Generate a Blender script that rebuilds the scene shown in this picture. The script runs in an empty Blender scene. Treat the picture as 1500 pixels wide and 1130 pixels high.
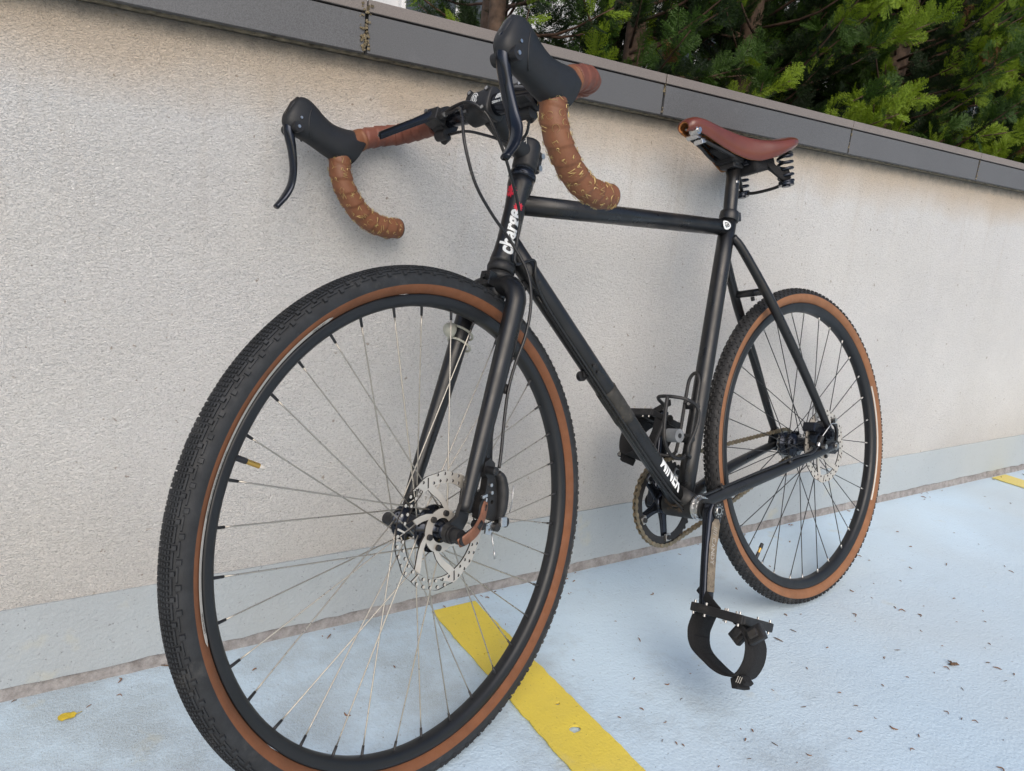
import bpy, math, random
import numpy as np
from mathutils import Vector, Matrix, geometry, noise
R = random.Random(7)
S = bpy.context.scene
PI = math.pi

# ------------------------------------------------------------------ camera, sky, sun, exposure
cam_d = bpy.data.cameras.new('camera'); cam = bpy.data.objects.new('camera', cam_d); S.collection.objects.link(cam)
cam_d.sensor_width = 36; cam_d.lens = 25.346; cam_d.clip_start = .02; cam_d.clip_end = 300
cr = ((.84688925, -.52451552, .08753323), (-.04529311, -.23515863, -.97090110), (.52983689, .81828106, -.22291025))
cam.matrix_world = Matrix(((cr[0][0], -cr[1][0], -cr[2][0], -1.4078), (cr[0][1], -cr[1][1], -cr[2][1], -1.18095),
                           (cr[0][2], -cr[1][2], -cr[2][2], .77248), (0, 0, 0, 1)))
S.camera = cam
SUN_EL, SUN_AZ = math.radians(40), math.radians(200)      # azimuth clockwise from +Y: behind and left of the camera
W = bpy.data.worlds.new('World'); S.world = W; W.use_nodes = True
nt = W.node_tree; bgn = nt.nodes['Background']
sky = nt.nodes.new('ShaderNodeTexSky'); sky.sky_type = 'NISHITA'; sky.sun_disc = False
sky.sun_elevation = SUN_EL; sky.sun_rotation = SUN_AZ; sky.air_density = 1.0; sky.dust_density = 3.0; sky.ozone_density = .6
nt.links.new(sky.outputs['Color'], bgn.inputs['Color']); bgn.inputs['Strength'].default_value = .15
sd = bpy.data.lights.new('sun', 'SUN'); sd.energy = 1.45; sd.angle = math.radians(62); sd.color = (1, .95, .88)
sun = bpy.data.objects.new('sun', sd); S.collection.objects.link(sun)
sv = Vector((math.sin(SUN_AZ) * math.cos(SUN_EL), math.cos(SUN_AZ) * math.cos(SUN_EL), math.sin(SUN_EL)))
sun.rotation_euler = sv.to_track_quat('Z', 'Y').to_euler(); sun.location = sv * 20
S.view_settings.view_transform = 'Standard'; S.view_settings.look = 'None'
S.view_settings.exposure = 0.08; S.view_settings.gamma = 1; S.view_settings.use_curve_mapping = False
S.render.engine = 'CYCLES'; S.cycles.use_denoising = True; S.cycles.max_bounces = 6
try: S.cycles.denoising_prefilter = 'ACCURATE'
except Exception: pass

# ------------------------------------------------------------------ helpers
class NT:
    def __init__(s, name):
        s.m = bpy.data.materials.new(name); s.m.use_nodes = True; s.t = s.m.node_tree; s.b = s.t.nodes['Principled BSDF']
        s.co = None
    def n(s, typ, **kw):
        x = s.t.nodes.new('ShaderNode' + typ)
        for k, v in kw.items():
            if k in x.inputs.keys(): x.inputs[k].default_value = v
            else: setattr(x, k, v)
        return x
    def l(s, a, b): s.t.links.new(a, b)
    def coord(s):
        if s.co is None: s.co = s.n('TexCoord').outputs['Object']
        return s.co
    def noise(s, scale, detail=3, rough=.55, dist=0, vec=None):
        x = s.n('TexNoise'); x.inputs['Scale'].default_value = scale; x.inputs['Detail'].default_value = detail
        x.inputs['Roughness'].default_value = rough; x.inputs['Distortion'].default_value = dist
        s.l(vec or s.coord(), x.inputs['Vector']); return x.outputs['Fac']
    def voro(s, scale, feature='F1', vec=None, out='Distance'):
        x = s.n('TexVoronoi'); x.feature = feature; x.inputs['Scale'].default_value = scale
        s.l(vec or s.coord(), x.inputs['Vector']); return x.outputs[out]
    def ramp(s, fac, stops, interp='LINEAR'):
        x = s.n('ValToRGB'); e = x.color_ramp.elements; x.color_ramp.interpolation = interp
        while len(e) < len(stops): e.new(.5)
        for q, (p, c) in zip(e, stops): q.position = p; q.color = (c[0], c[1], c[2], 1) if hasattr(c, '__len__') else (c, c, c, 1)
        s.l(fac, x.inputs['Fac']); return x.outputs['Color']
    def mix(s, fac, a, b, mode='MIX'):
        x = s.n('Mix'); x.data_type = 'RGBA'; x.blend_type = mode
        for k, v in ((0, fac), (6, a), (7, b)):
            if hasattr(v, 'is_output') or isinstance(v, bpy.types.NodeSocket): s.l(v, x.inputs[k])
            else: x.inputs[k].default_value = (*v, 1) if hasattr(v, '__len__') else v
        return x.outputs[2]
    def math(s, op, a, b=0., c=0.):
        x = s.n('Math'); x.operation = op
        for k, v in enumerate((a, b, c)):
            if isinstance(v, bpy.types.NodeSocket): s.l(v, x.inputs[k])
            else: x.inputs[k].default_value = v
        return x.outputs[0]
    def col(s, c):
        if isinstance(c, bpy.types.NodeSocket): s.l(c, s.b.inputs['Base Color'])
        else: s.b.inputs['Base Color'].default_value = (*c, 1)
    def bump(s, h, strength=.5, dist=.001):
        x = s.n('Bump'); x.inputs['Strength'].default_value = strength; x.inputs['Distance'].default_value = dist
        s.l(h, x.inputs['Height']); s.l(x.outputs['Normal'], s.b.inputs['Normal'])
    def sep(s, axis):
        x = s.n('SeparateXYZ'); s.l(s.coord(), x.inputs[0]); return x.outputs[axis]
def basic(name, c, rough=.5, metal=0., var=.25, scale=60, bump=.0, bscale=400, spec=None, grime=None):
    """colour with soft wear: value noise, roughness noise, fine relief"""
    m = NT(name)
    f = m.noise(scale, 4)
    dark = tuple(v * (1 - var) for v in c); lite = tuple(min(1, v * (1 + var)) for v in c)
    cc = m.ramp(f, ((.3, dark), (.7, lite)))
    if grime:
        g = m.ramp(m.noise(scale * .45, 6, .7), ((.56, 0), (.68, 1)))
        cc = m.mix(m.math('MULTIPLY', g, grime[1]), cc, grime[0])
    m.col(cc); m.b.inputs['Metallic'].default_value = metal
    rr = m.ramp(m.noise(scale * 2.3, 3), ((.3, max(.02, rough - .1)), (.7, min(1, rough + .1))))
    m.l(rr, m.b.inputs['Roughness'])
    if spec is not None: m.b.inputs['Specular IOR Level'].default_value = spec
    if bump: m.bump(m.noise(bscale, 3), bump, .0006)
    return m.m

class MB:
    def __init__(s): s.v = []; s.f = []; s.mi = []; s.sm = []
    def add(s, vs, fs, mi=0, smooth=True):
        o = len(s.v); s.v += [tuple(x) for x in vs]
        for f in fs: s.f.append(tuple(i + o for i in f)); s.mi.append(mi); s.sm.append(smooth)
    def mesh(s, name, mats):
        me = bpy.data.meshes.new(name); me.from_pydata(s.v, [], s.f)
        for m in (mats if isinstance(mats, (list, tuple)) else [mats]): me.materials.append(m)
        me.polygons.foreach_set('material_index', s.mi); me.polygons.foreach_set('use_smooth', s.sm)
        me.update(); return me
    def build(s, name, mats, parent=None, bevel=0, **props):
        o = bpy.data.objects.new(name, s.mesh(name, mats)); S.collection.objects.link(o); o.parent = parent
        for k, v in props.items(): o[k] = v
        if bevel:
            b = o.modifiers.new('bevel', 'BEVEL'); b.width = bevel; b.segments = 2; b.limit_method = 'ANGLE'; b.angle_limit = math.radians(40)
        return o
    # primitives
    def box(s, c, size, rot=None, mi=0, taper=1.0):
        c = Vector(c); x, y, z = [v / 2 for v in size]; vs = []
        for dz in (-1, 1):
            k = taper if dz > 0 else 1
            for dx, dy in ((-1, -1), (1, -1), (1, 1), (-1, 1)):
                p = Vector((dx * x * k, dy * y * k, dz * z)); vs.append(c + (rot @ p if rot else p))
        s.add(vs, [(3, 2, 1, 0), (4, 5, 6, 7), (0, 1, 5, 4), (1, 2, 6, 5), (2, 3, 7, 6), (3, 0, 4, 7)], mi, False)
    def rings(s, rings, mi=0, caps=True, smooth=True, closed=False):
        n = len(rings[0]); vs = [p for r in rings for p in r]; fs = []
        m = len(rings)
        for i in range(m if closed else m - 1):
            a, b = i * n, ((i + 1) % m) * n
            for j in range(n): fs.append((a + j, a + (j + 1) % n, b + (j + 1) % n, b + j))
        if caps and not closed: fs.append(tuple(range(n - 1, -1, -1))); fs.append(tuple((m - 1) * n + j for j in range(n)))
        s.add(vs, fs, mi, smooth)
    def tube(s, pts, rad, n=12, mi=0, caps=True, up=None, closed=False):
        """pts: path; rad: number, list of numbers or list of (ra, rb): ra along up, rb along side"""
        P = [Vector(p) for p in pts]; m = len(P)
        if not hasattr(rad, '__len__'): rad = [rad] * m
        T = []
        for i in range(m):
            a = P[(i + 1) % m if closed else min(i + 1, m - 1)]; b = P[(i - 1) % m if closed else max(i - 1, 0)]
            t = (a - b); T.append(t.normalized() if t.length > 1e-9 else Vector((0, 0, 1)))
        u = Vector(up) if up is not None else (Vector((0, 0, 1)) if abs(T[0].z) < .9 else Vector((1, 0, 0)))
        rs = []
        for i in range(m):
            if up is not None: u = Vector(up)
            u = (u - T[i] * u.dot(T[i])).normalized(); w = T[i].cross(u)
            ra, rb = rad[i] if hasattr(rad[i], '__len__') else (rad[i], rad[i])
            rs.append([P[i] + u * (ra * math.cos(2 * PI * j / n)) + w * (rb * math.sin(2 * PI * j / n)) for j in range(n)])
        s.rings(rs, mi, caps, True, closed); return rs
    def cyl(s, a, b, r, n=16, mi=0, r2=None):
        a, b = Vector(a), Vector(b); t = (b - a).normalized(); u = t.orthogonal().normalized(); w = t.cross(u); r2 = r if r2 is None else r2
        c = [(math.cos(2 * PI * j / n), math.sin(2 * PI * j / n)) for j in range(n)]
        A = [a + u * r * x + w * r * y for x, y in c]; B = [b + u * r2 * x + w * r2 * y for x, y in c]
        s.add(A + B, [(j, (j + 1) % n, n + (j + 1) % n, n + j) for j in range(n)], mi, True)
        s.add(A, [tuple(range(n - 1, -1, -1))], mi, False); s.add(B, [tuple(range(n))], mi, False)
    def lathe(s, prof, n=32, c=(0, 0, 0), mi=0, closed=False, mis=None, smooth=True):
        """prof (radius, y) turned about the y axis"""
        c = Vector(c); rs = [[c + Vector((r * math.cos(2 * PI * j / n), y, r * math.sin(2 * PI * j / n))) for j in range(n)] for r, y in prof]
        m = len(rs); vs = [p for q in rs for p in q]; fs = []; o = len(s.v); s.v += [tuple(x) for x in vs]
        for i in range(m if closed else m - 1):
            a, b = i * n, ((i + 1) % m) * n
            for j in range(n):
                s.f.append((o + a + j, o + b + j, o + b + (j + 1) % n, o + a + (j + 1) % n)); s.mi.append(mis[i] if mis else mi); s.sm.append(smooth)
    def plate(s, outer, holes, th, fr, mi=0, side_mi=None):
        """flat plate with holes, thickness th; fr maps (x, y, z) -> point"""
        loops = [list(outer)] + [list(h) for h in holes]
        tri = geometry.tessellate_polygon([[Vector((x, y, 0)) for x, y in lp] for lp in loops])
        flat = [p for lp in loops for p in lp]; n = len(flat)
        vs = [fr(x, y, th / 2) for x, y in flat] + [fr(x, y, -th / 2) for x, y in flat]
        fs = [tuple(t) for t in tri] + [tuple(n + i for i in reversed(t)) for t in tri]
        s.add(vs, fs, mi, False); o = 0; side = []
        for lp in loops:
            k = len(lp)
            for i in range(k): side.append((o + i, o + (i + 1) % k, n + o + (i + 1) % k, n + o + i))
            o += k
        s.add(vs, side, mi if side_mi is None else side_mi, False)
def circ(cx, cy, r, n=12, ph=0): return [(cx + r * math.cos(ph + 2 * PI * i / n), cy + r * math.sin(ph + 2 * PI * i / n)) for i in range(n)]
def spline(P, n=8):
    P = [Vector(p) for p in P]; out = []
    Q = [P[0] * 2 - P[1]] + P + [P[-1] * 2 - P[-2]]
    for i in range(1, len(Q) - 2):
        for k in range(n):
            t = k / n; a, b, c, d = Q[i - 1:i + 3]
            out.append(.5 * ((2 * b) + (c - a) * t + (2 * a - 5 * b + 4 * c - d) * t * t + (3 * b - a - 3 * c + d) * t ** 3))
    out.append(P[-1]); return out
def lerps(vals, m):
    """resample a list of numbers or tuples to m values"""
    out = []
    for i in range(m):
        x = i / (m - 1) * (len(vals) - 1); k = min(int(x), len(vals) - 2); f = x - k
        a, b = vals[k], vals[k + 1]
        out.append(tuple(p * (1 - f) + q * f for p, q in zip(a, b)) if hasattr(a, '__len__') else a * (1 - f) + b * f)
    return out
def empty(name, parent=None, mat=None, **props):
    o = bpy.data.objects.new(name, None); S.collection.objects.link(o); o.parent = parent; o.empty_display_size = .05
    if mat is not None: o.matrix_local = mat
    for k, v in props.items(): o[k] = v
    return o
def inst(src, parent, mat=None, name=None):
    o = src.copy(); S.collection.objects.link(o); o.parent = parent
    if name: o.name = name
    if mat is not None: o.matrix_local = mat
    return o
def text_mesh(txt, size, fn, name, mat, parent, shear=0, weight=0, cuts=.004, sx=1.0, **props):
    """flat lettering wrapped on a surface by fn(x, y) -> point"""
    import bmesh
    cu = bpy.data.curves.new('t', 'FONT'); cu.body = txt; cu.size = size; cu.align_x = 'CENTER'; cu.align_y = 'CENTER'; cu.shear = shear; cu.offset = weight
    cu.resolution_u = 3
    ob = bpy.data.objects.new('t', cu); me = bpy.data.meshes.new_from_object(ob)
    bm = bmesh.new(); bm.from_mesh(me)
    for ax in (0, 1):
        xs = [v.co[ax] for v in bm.verts]; a = min(xs); b = max(xs); k = a + cuts
        while k < b:
            no = Vector((1, 0, 0)) if ax == 0 else Vector((0, 1, 0))
            bmesh.ops.bisect_plane(bm, geom=bm.verts[:] + bm.edges[:] + bm.faces[:], plane_co=no * k, plane_no=no); k += cuts
    for v in bm.verts: v.co = fn(v.co.x * sx, v.co.y)
    m2 = bpy.data.meshes.new(name); bm.to_mesh(m2); bm.free(); m2.materials.append(mat)
    bpy.data.objects.remove(ob); bpy.data.meshes.remove(me)
    o = bpy.data.objects.new(name, m2); S.collection.objects.link(o); o.parent = parent
    for k, v in props.items(): o[k] = v
    return o

# ------------------------------------------------------------------ materials of the place
def m_stucco():
    m = NT('stucco')
    mp = m.n('Mapping'); m.l(m.coord(), mp.inputs[0]); mp.inputs['Scale'].default_value = (1, 1, 1.5)
    d = m.noise(120, 2, .5, 0, mp.outputs[0])
    grain = m.noise(340, 3, .62, 1.1, mp.outputs[0])
    g2 = m.noise(120, 2, .5, .8, mp.outputs[0])
    h = m.math('ADD', m.math('MULTIPLY', grain, 1.0), m.math('MULTIPLY', g2, .6))
    big = m.noise(2.2, 5, .6)
    base = m.ramp(big, ((.32, (.74, .735, .72)), (.7, (.82, .815, .805))))
    pat = m.ramp(m.noise(.9, 5, .65), ((.35, (.93, .93, .94)), (.65, (1.04, 1.03, 1.01)))); base = m.mix(1.0, base, pat, 'MULTIPLY')
    pits = m.ramp(grain, ((.36, .66), (.46, 1.0)))
    base = m.mix(1.0, base, pits, 'MULTIPLY')
    z = m.sep(2)
    # ochre band below the coping with a ragged lower edge
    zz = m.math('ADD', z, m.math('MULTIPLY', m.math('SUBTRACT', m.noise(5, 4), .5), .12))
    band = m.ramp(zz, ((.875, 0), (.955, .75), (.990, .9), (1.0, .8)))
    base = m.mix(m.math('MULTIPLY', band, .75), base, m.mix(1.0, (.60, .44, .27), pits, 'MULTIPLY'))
    # brown dampness near the foot
    zl = m.math('ADD', z, m.math('MULTIPLY', m.math('SUBTRACT', m.noise(3.3, 4), .5), .3))
    low = m.ramp(zl, ((.12, .5), (.40, 0)))
    base = m.mix(m.math('MULTIPLY', low, .8), base, m.mix(1.0, (.52, .47, .41), pits, 'MULTIPLY'))
    # shade of the coping overhang painted as a ragged dark streak right under it
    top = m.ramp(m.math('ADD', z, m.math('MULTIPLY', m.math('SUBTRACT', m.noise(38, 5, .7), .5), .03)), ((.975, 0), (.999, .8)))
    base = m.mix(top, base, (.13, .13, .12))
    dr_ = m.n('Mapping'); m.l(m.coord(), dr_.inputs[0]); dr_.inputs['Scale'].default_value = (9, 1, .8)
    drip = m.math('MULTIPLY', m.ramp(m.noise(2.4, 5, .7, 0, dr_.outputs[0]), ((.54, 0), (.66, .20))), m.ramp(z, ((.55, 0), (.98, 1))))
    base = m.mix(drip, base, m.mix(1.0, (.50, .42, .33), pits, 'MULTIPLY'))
    spk = m.ramp(m.noise(75, 2, .5), ((.70, 0), (.735, .6)))
    base = m.mix(spk, base, (.22, .16, .10))
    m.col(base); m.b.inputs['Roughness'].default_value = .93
    m.bump(h, 1.0, .0056); return m.m
def m_paint(name, c, worn, patchy=.5, relief=.5):
    m = NT(name)
    f = m.noise(1.8, 5, .62); base = m.ramp(f, ((.3, tuple(v * .93 for v in c)), (.7, tuple(min(1, v * 1.05) for v in c))))
    x = m.sep(0)
    # scuffed dirty ground towards the left end
    dirt = m.ramp(m.math('ADD', m.noise(2.6, 6, .72), m.math('MULTIPLY', x, -.17)), ((.58, 0), (.80, .8)))
    sp = m.ramp(m.noise(560, 5, .75), ((.40, 1), (.55, 0)))
    base = m.mix(m.math('MULTIPLY', m.math('MULTIPLY', dirt, sp), patchy), base, worn)
    base = m.mix(m.math('MULTIPLY', dirt, patchy * .45), base, worn)
    s2 = m.ramp(m.noise(160, 3, .6), ((.66, 0), (.70, .55)))
    base = m.mix(s2, base, tuple(v * .5 for v in worn))
    yel = m.ramp(m.noise(6.5, 4, .7), ((.63, 0), (.74, .35)))
    base = m.mix(yel, base, (.52, .47, .30))
    sc = m.n('Mapping'); m.l(m.coord(), sc.inputs[0]); sc.inputs['Scale'].default_value = (1, 3.2, 1); sc.inputs['Rotation'].default_value = (0, 0, .5)
    scuff = m.ramp(m.noise(4.2, 8, .78, .4, sc.outputs[0]), ((.56, 0), (.70, .38))); base = m.mix(scuff, base, tuple(v * .78 + .02 for v in c))
    base = m.mix(m.math('MULTIPLY', m.ramp(m.noise(1.1, 3, .6), ((.45, 0), (.68, .35))), 1.0), base, (.50, .51, .48))
    m.col(base); m.b.inputs['Roughness'].default_value = .62; m.b.inputs['Specular IOR Level'].default_value = .35
    h = m.math('ADD', m.noise(190, 3, .55), m.math('MULTIPLY', m.noise(60, 2), .7)); m.bump(h, relief, .0016); return m.m
M = {}
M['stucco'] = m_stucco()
M['ground'] = m_paint('ground_paint', (.555, .695, .81), (.25, .26, .25), 1.0, .9)
M['skirt'] = m_paint('skirting_paint', (.365, .405, .432), (.26, .25, .24), .35, .9)
M['yellow'] = m_paint('yellow_paint', (.76, .60, .085), (.42, .33, .12), .5, .6)
def m_mortar():
    m = NT('mortar'); f = m.noise(30, 6, .75)
    c = m.ramp(f, ((.33, (.18, .165, .16)), (.55, (.32, .305, .30)), (.75, (.42, .405, .40))))
    m.col(c); m.b.inputs['Roughness'].default_value = .95; m.bump(m.noise(110, 5, .7), .9, .004); return m.m
M['mortar'] = m_mortar()
def m_tile(name, c):
    m = NT(name); a = m.noise(2.5, 4); b = m.noise(900, 2, .5)
    cc = m.ramp(a, ((.3, tuple(v * .88 for v in c)), (.7, tuple(v * 1.1 for v in c))))
    cc = m.mix(1.0, cc, m.ramp(b, ((.32, .72), (.68, 1.22))), 'MULTIPLY')
    st = m.ramp(m.noise(14, 6, .7), ((.62, 0), (.75, .4))); cc = m.mix(st, cc, tuple(v * 1.35 for v in c))
    m.col(cc); m.b.inputs['Roughness'].default_value = .6; m.bump(b, .25, .0005); return m.m
M['tile'] = m_tile('coping_tile', (.100, .102, .108)); M['slab'] = m_tile('coping_slab', (.185, .162, .150))
M['grout'] = basic('grout', (.20, .17, .12), .95, var=.6, scale=70, bump=.8, bscale=160)
M['moss'] = basic('joint_growth', (.15, .12, .07), .95, var=.8, scale=240, bump=.9, bscale=200)
M['soil'] = basic('soil', (.05, .035, .022), .95, var=.6, scale=30, bump=.9, bscale=60)
M['house'] = basic('house_render', (.60, .62, .64), .9, var=.06, scale=3, bump=.3, bscale=120)
M['window'] = basic('window_pane', (.05, .06, .07), .08, var=.2, scale=2)
M['wframe'] = basic('window_frame', (.75, .76, .77), .4, var=.05)

# ------------------------------------------------------------------ ground, markings, wall
def grid_plane(name, x0, x1, y0, y1, z, mat, nx=1, ny=1, fn=None, **props):
    b = MB(); vs = []; fs = []
    for j in range(ny + 1):
        for i in range(nx + 1):
            x = x0 + (x1 - x0) * i / nx; y = y0 + (y1 - y0) * j / ny; vs.append((x, y, z + (fn(x, y) if fn else 0)))
    for j in range(ny):
        for i in range(nx): a = j * (nx + 1) + i; fs.append((a, a + 1, a + nx + 2, a + nx + 1))
    b.add(vs, fs, 0, True); return b.build(name, mat, None, **props)
grid_plane('ground', -60, 60, -80, .02, 0, M['ground'], kind='structure')
def worn_line(x0, x1, y0, y1, seed, chips=()):
    b = MB(); n = 420; L = []; Rr_ = []
    for i in range(n + 1):
        y = y1 + (y0 - y1) * (i / n) ** 2.2
        L.append((x0 + .0022 * noise.noise((y * 45, seed, 0)) + .0012 * noise.noise((y * 160, seed, 0)), y)); Rr_.append((x1 + .0022 * noise.noise((y * 45, seed, 5)) + .0012 * noise.noise((y * 160, seed, 9)), y))
    outer = L + Rr_[::-1]
    b.plate(outer, chips, .003, lambda x, y, z: (x, y, .0035 + z)); return b.build('parking_line', M['yellow'], None, kind='structure')
def chip(cx, cy, rx, ry, sd):
    return [(cx + rx * math.cos(a) * (1 + .35 * noise.noise((math.cos(a) * 2, math.sin(a) * 2, sd))), cy + ry * math.sin(a) * (1 + .35 * noise.noise((math.cos(a) * 2, math.sin(a) * 2, sd + 3)))) for a in [2 * PI * i / 14 for i in range(14)]]
worn_line(-.804, -.706, -4.0, -.031, 1.3, [chip(-.738, -.371, .0045, .003, 1), chip(-.748, -.433, .010, .008, 2), chip(-.722, -.60, .004, .003, 4), chip(-.780, -.20, .002, .002, 5)])
worn_line(1.49, 1.59, -4.0, -.012, 4.1)
worn_line(-3.10, -3.0, -4.0, -.03, 7.7)
wall = empty('wall', None, Matrix.Translation((0, 0, 0)), label='long low cream stuccoed wall with grey tiled coping behind the bicycle', category='wall')
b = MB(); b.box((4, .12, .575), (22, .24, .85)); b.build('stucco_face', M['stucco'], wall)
# skirting: slightly proud painted band with a wavy lower edge, torn above the mortar strip
b = MB(); n = 900; X = [-7 + 22 * i / n for i in range(n + 1)]
def zlow(x): return .0228 + .0022 * noise.noise((x * 21, 7, 0)) + .0045 * min(1, max(0, (x + 1) / 2)) + .003 * noise.noise((x * 9, 0, 0)) + .0035 * noise.noise((x * 42, 1, 0)) + .002 * noise.noise((x * 130, 2, 0))
def ztop(x): return .1508 + .0008 * noise.noise((x * 60, 3, 0)) + .0012 * noise.noise((x * 11, 3, 0))
f1 = [(x, -.0035, zlow(x)) for x in X]; f2 = [(x, -.0035 - .0005 * noise.noise((x * 30, 0, 0)), ztop(x)) for x in X]; f0 = [(x, .02, zlow(x)) for x in X]; f3 = [(x, .02, ztop(x)) for x in X]
vs = f0 + f1 + f2 + f3; k = n + 1
fs = [(r * k + i, r * k + i + 1, (r + 1) * k + i + 1, (r + 1) * k + i) for r in range(3) for i in range(n)]
b.add(vs, fs, 0, False); b.build('skirting', M['skirt'], wall)
b = MB(); vs = []
for i in range(n + 1):
    x = X[i]
    for r, (y, z) in enumerate(((-.0015, -.01), (-.001, .004), (.0015, .018), (.003, .034), (.02, .04))):
        vs.append((x, y + .0016 * noise.noise((x * 50, r * 3, 0)) - (.002 if r == 0 else 0), z))
b.add(vs, [(i * 5 + r, (i + 1) * 5 + r, (i + 1) * 5 + r + 1, i * 5 + r + 1) for i in range(n) for r in range(4)], 0, True)
b.build('mortar_strip', M['mortar'], wall)
# coping: fascia tiles with a slab on top, one mesh each
joints = [-.986 + .6205 * k for k in range(-6, 18)]
for i in range(len(joints) - 1):
    a, c = joints[i] + .0028, joints[i + 1] - .0028; dy = R.uniform(-.0006, .0006)
    b = MB(); b.box(((a + c) / 2, -.0225 + dy + .0, 1.0312), (c - a, .015, .0556)); b.build('coping_tile', M['tile'], wall, bevel=.0008)
    a2, c2 = joints[i] + .001 + R.uniform(0, .0006), joints[i + 1] - .001
    b = MB(); b.box(((a2 + c2) / 2, .128 + dy, 1.0705), (c2 - a2, .320, .0175)); b.build('coping_slab', M['slab'], wall, bevel=.0012)
b = MB(); b.box((4, .13, 1.0300), (22, .286, .058)); b.build('grout_bed', M['grout'], wall)
b = MB()
for j in joints[3:12]:
    nn = 60 if abs(j + .986) < .01 else 16
    for q in range(nn):
        zz = R.uniform(1.006, 1.072) if nn == 60 else R.uniform(1.006, 1.060); w = (.005 + .004 * max(0, (zz - 1.03) / .04)) if nn == 60 else .0022
        s_ = R.uniform(.0015, .0042) * (1 if nn == 60 else .7)
        rot = Matrix.Rotation(R.uniform(0, 3), 3, 'Y') @ Matrix.Rotation(R.uniform(0, 3), 3, 'X')
        yy = -.0305 if zz < 1.059 else -.0325
        b.box((j + R.uniform(-w, w) - (.004 if nn == 60 and R.random() < .4 else 0), yy, zz), (s_, s_ * .9, s_ * 1.3), rot, R.choice((0, 0, 1)))
b.build('joint_growth', [M['moss'], M['grout']], wall, kind='stuff')

# planter bed and house behind the wall
grid_plane('soil', -8, 15, .24, 5.2, .98, M['soil'], 60, 20, lambda x, y: .04 * noise.noise((x * 3, y * 3, 0)), kind='structure')
hs = empty('house', None, Matrix.Translation((3, 5.3, 0)), label='pale rendered house wall glimpsed through gaps in the conifers', category='house')
def hb(name, c, size, mat): q = MB(); q.box(c, size); return q.build(name, mat, hs, bevel=.004)
hb('wall', (3, .2, 4.0), (30, .4, 8.0), M['house'])
for wx in (-4.2, -1.2, 1.8, 4.8, 7.8):
    f = hb('window', (wx, -.03, 2.6), (1.1, .08, 1.3), M['wframe'])
    for sx_ in (-.27, .27): q = MB(); q.box((wx + sx_, -.075, 2.6), (.48, .01, 1.16)); q.build('pane', M['window'], f)

# ------------------------------------------------------------------ materials of the bicycle
M['black'] = basic('black_satin_paint', (.0090, .0097, .0112), .33, var=.25, scale=14, grime=((.10, .075, .05), .18))
M['bbdirt'] = basic('muddy_black_paint', (.014, .014, .014), .55, var=.3, scale=40, bump=.4, bscale=200, grime=((.16, .10, .055), .75))
M['gloss'] = basic('polished_black_alloy', (.030, .034, .044), .15, var=.2, scale=20, metal=.8)
M['matte'] = basic('matte_black_alloy', (.012, .012, .013), .5, var=.3, scale=50, grime=((.12, .10, .08), .2))
M['hood'] = basic('hood_rubber', (.010, .0115, .014), .58, var=.15, scale=25, bump=.12, bscale=900)
M['rubber'] = basic('tyre_rubber', (.017, .019, .022), .68, var=.3, scale=40, bump=.3, bscale=500, grime=((.13, .125, .115), .22))
M['rubber2'] = basic('tyre_rubber_dark', (.012, .012, .013), .66, var=.35, scale=50, bump=.3, bscale=500, grime=((.12, .11, .10), .25))
M['tan'] = basic('tan_sidewall', (.165, .062, .025), .75, var=.14, scale=35, bump=.6, bscale=1300, grime=((.09, .04, .02), .45))
M['tan2'] = basic('light_tan_sidewall', (.235, .105, .048), .75, var=.12, scale=35, bump=.4, bscale=1300, grime=((.20, .09, .04), .3))
M['print'] = basic('sidewall_label', (.50, .47, .42), .5, var=.08, scale=60)
M['ink'] = basic('label_ink', (.06, .055, .05), .6)
M['rim'] = basic('rim_anodised', (.009, .010, .012), .42, var=.2, scale=12)
M['spoke'] = basic('stainless_spoke', (.44, .41, .36), .34, metal=.8, var=.08)
M['spokeb'] = basic('black_spoke', (.028, .029, .030), .35, var=.1, metal=.3)
M['nipb'] = basic('black_nipple', (.018, .018, .02), .4)
M['steel'] = basic('brushed_steel', (.50, .485, .46), .34, metal=1, var=.12, scale=30)
M['rotorshade'] = basic('rotor_edge_shaded', (.035, .030, .026), .6, metal=.3)  # dark edge colour paints the shade inside the rotor's holes
M['rotor'] = basic('rotor_steel', (.60, .565, .51), .45, metal=.55, var=.08, scale=25, grime=((.45, .28, .18), .35))
M['silver'] = basic('polished_alloy', (.58, .58, .58), .30, metal=1, var=.04, scale=15)
M['brass'] = basic('brass', (.62, .38, .10), .35, metal=.9, var=.1, scale=80)
M['cap'] = basic('clear_cap', (.60, .57, .52), .35)
M['chain'] = basic('chain_steel', (.30, .25, .175), .42, metal=.85, var=.4, scale=70, grime=((.03, .025, .02), .8))
M['hose'] = basic('cable_housing', (.013, .013, .014), .32, var=.1)
M['copper'] = basic('worn_copper_lever', (.20, .085, .048), .48, var=.3, scale=60, metal=.25, grime=((.04, .03, .03), .7))
M['white'] = basic('white_decal', (.78, .80, .80), .4, var=.05)
M['red'] = basic('red_decal', (.60, .02, .045), .45, var=.12, scale=80)
M['grey'] = basic('grey_rubber', (.17, .18, .19), .6, var=.15)
M['web'] = basic('nylon_webbing', (.007, .007, .008), .9, var=.4, scale=300, bump=.9, bscale=900)
M['worn'] = basic('worn_crank_face', (.36, .27, .19), .34, metal=.8, var=.35, scale=110, grime=((.10, .05, .02), .6))
M['light'] = basic('translucent_silicone', (.40, .40, .34), .35, var=.08)
M['patch'] = basic('rubber_patch', (.030, .029, .026), .72, var=.3, scale=80, bump=.6, bscale=300, grime=((.15, .12, .08), .5))
M['gold'] = basic('gold_pen', (.50, .38, .15), .4, var=.15, metal=.3)
M['foil'] = basic('foil_backing', (.45, .46, .47), .35, metal=.6, var=.3, scale=200, bump=.6, bscale=400)
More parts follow.
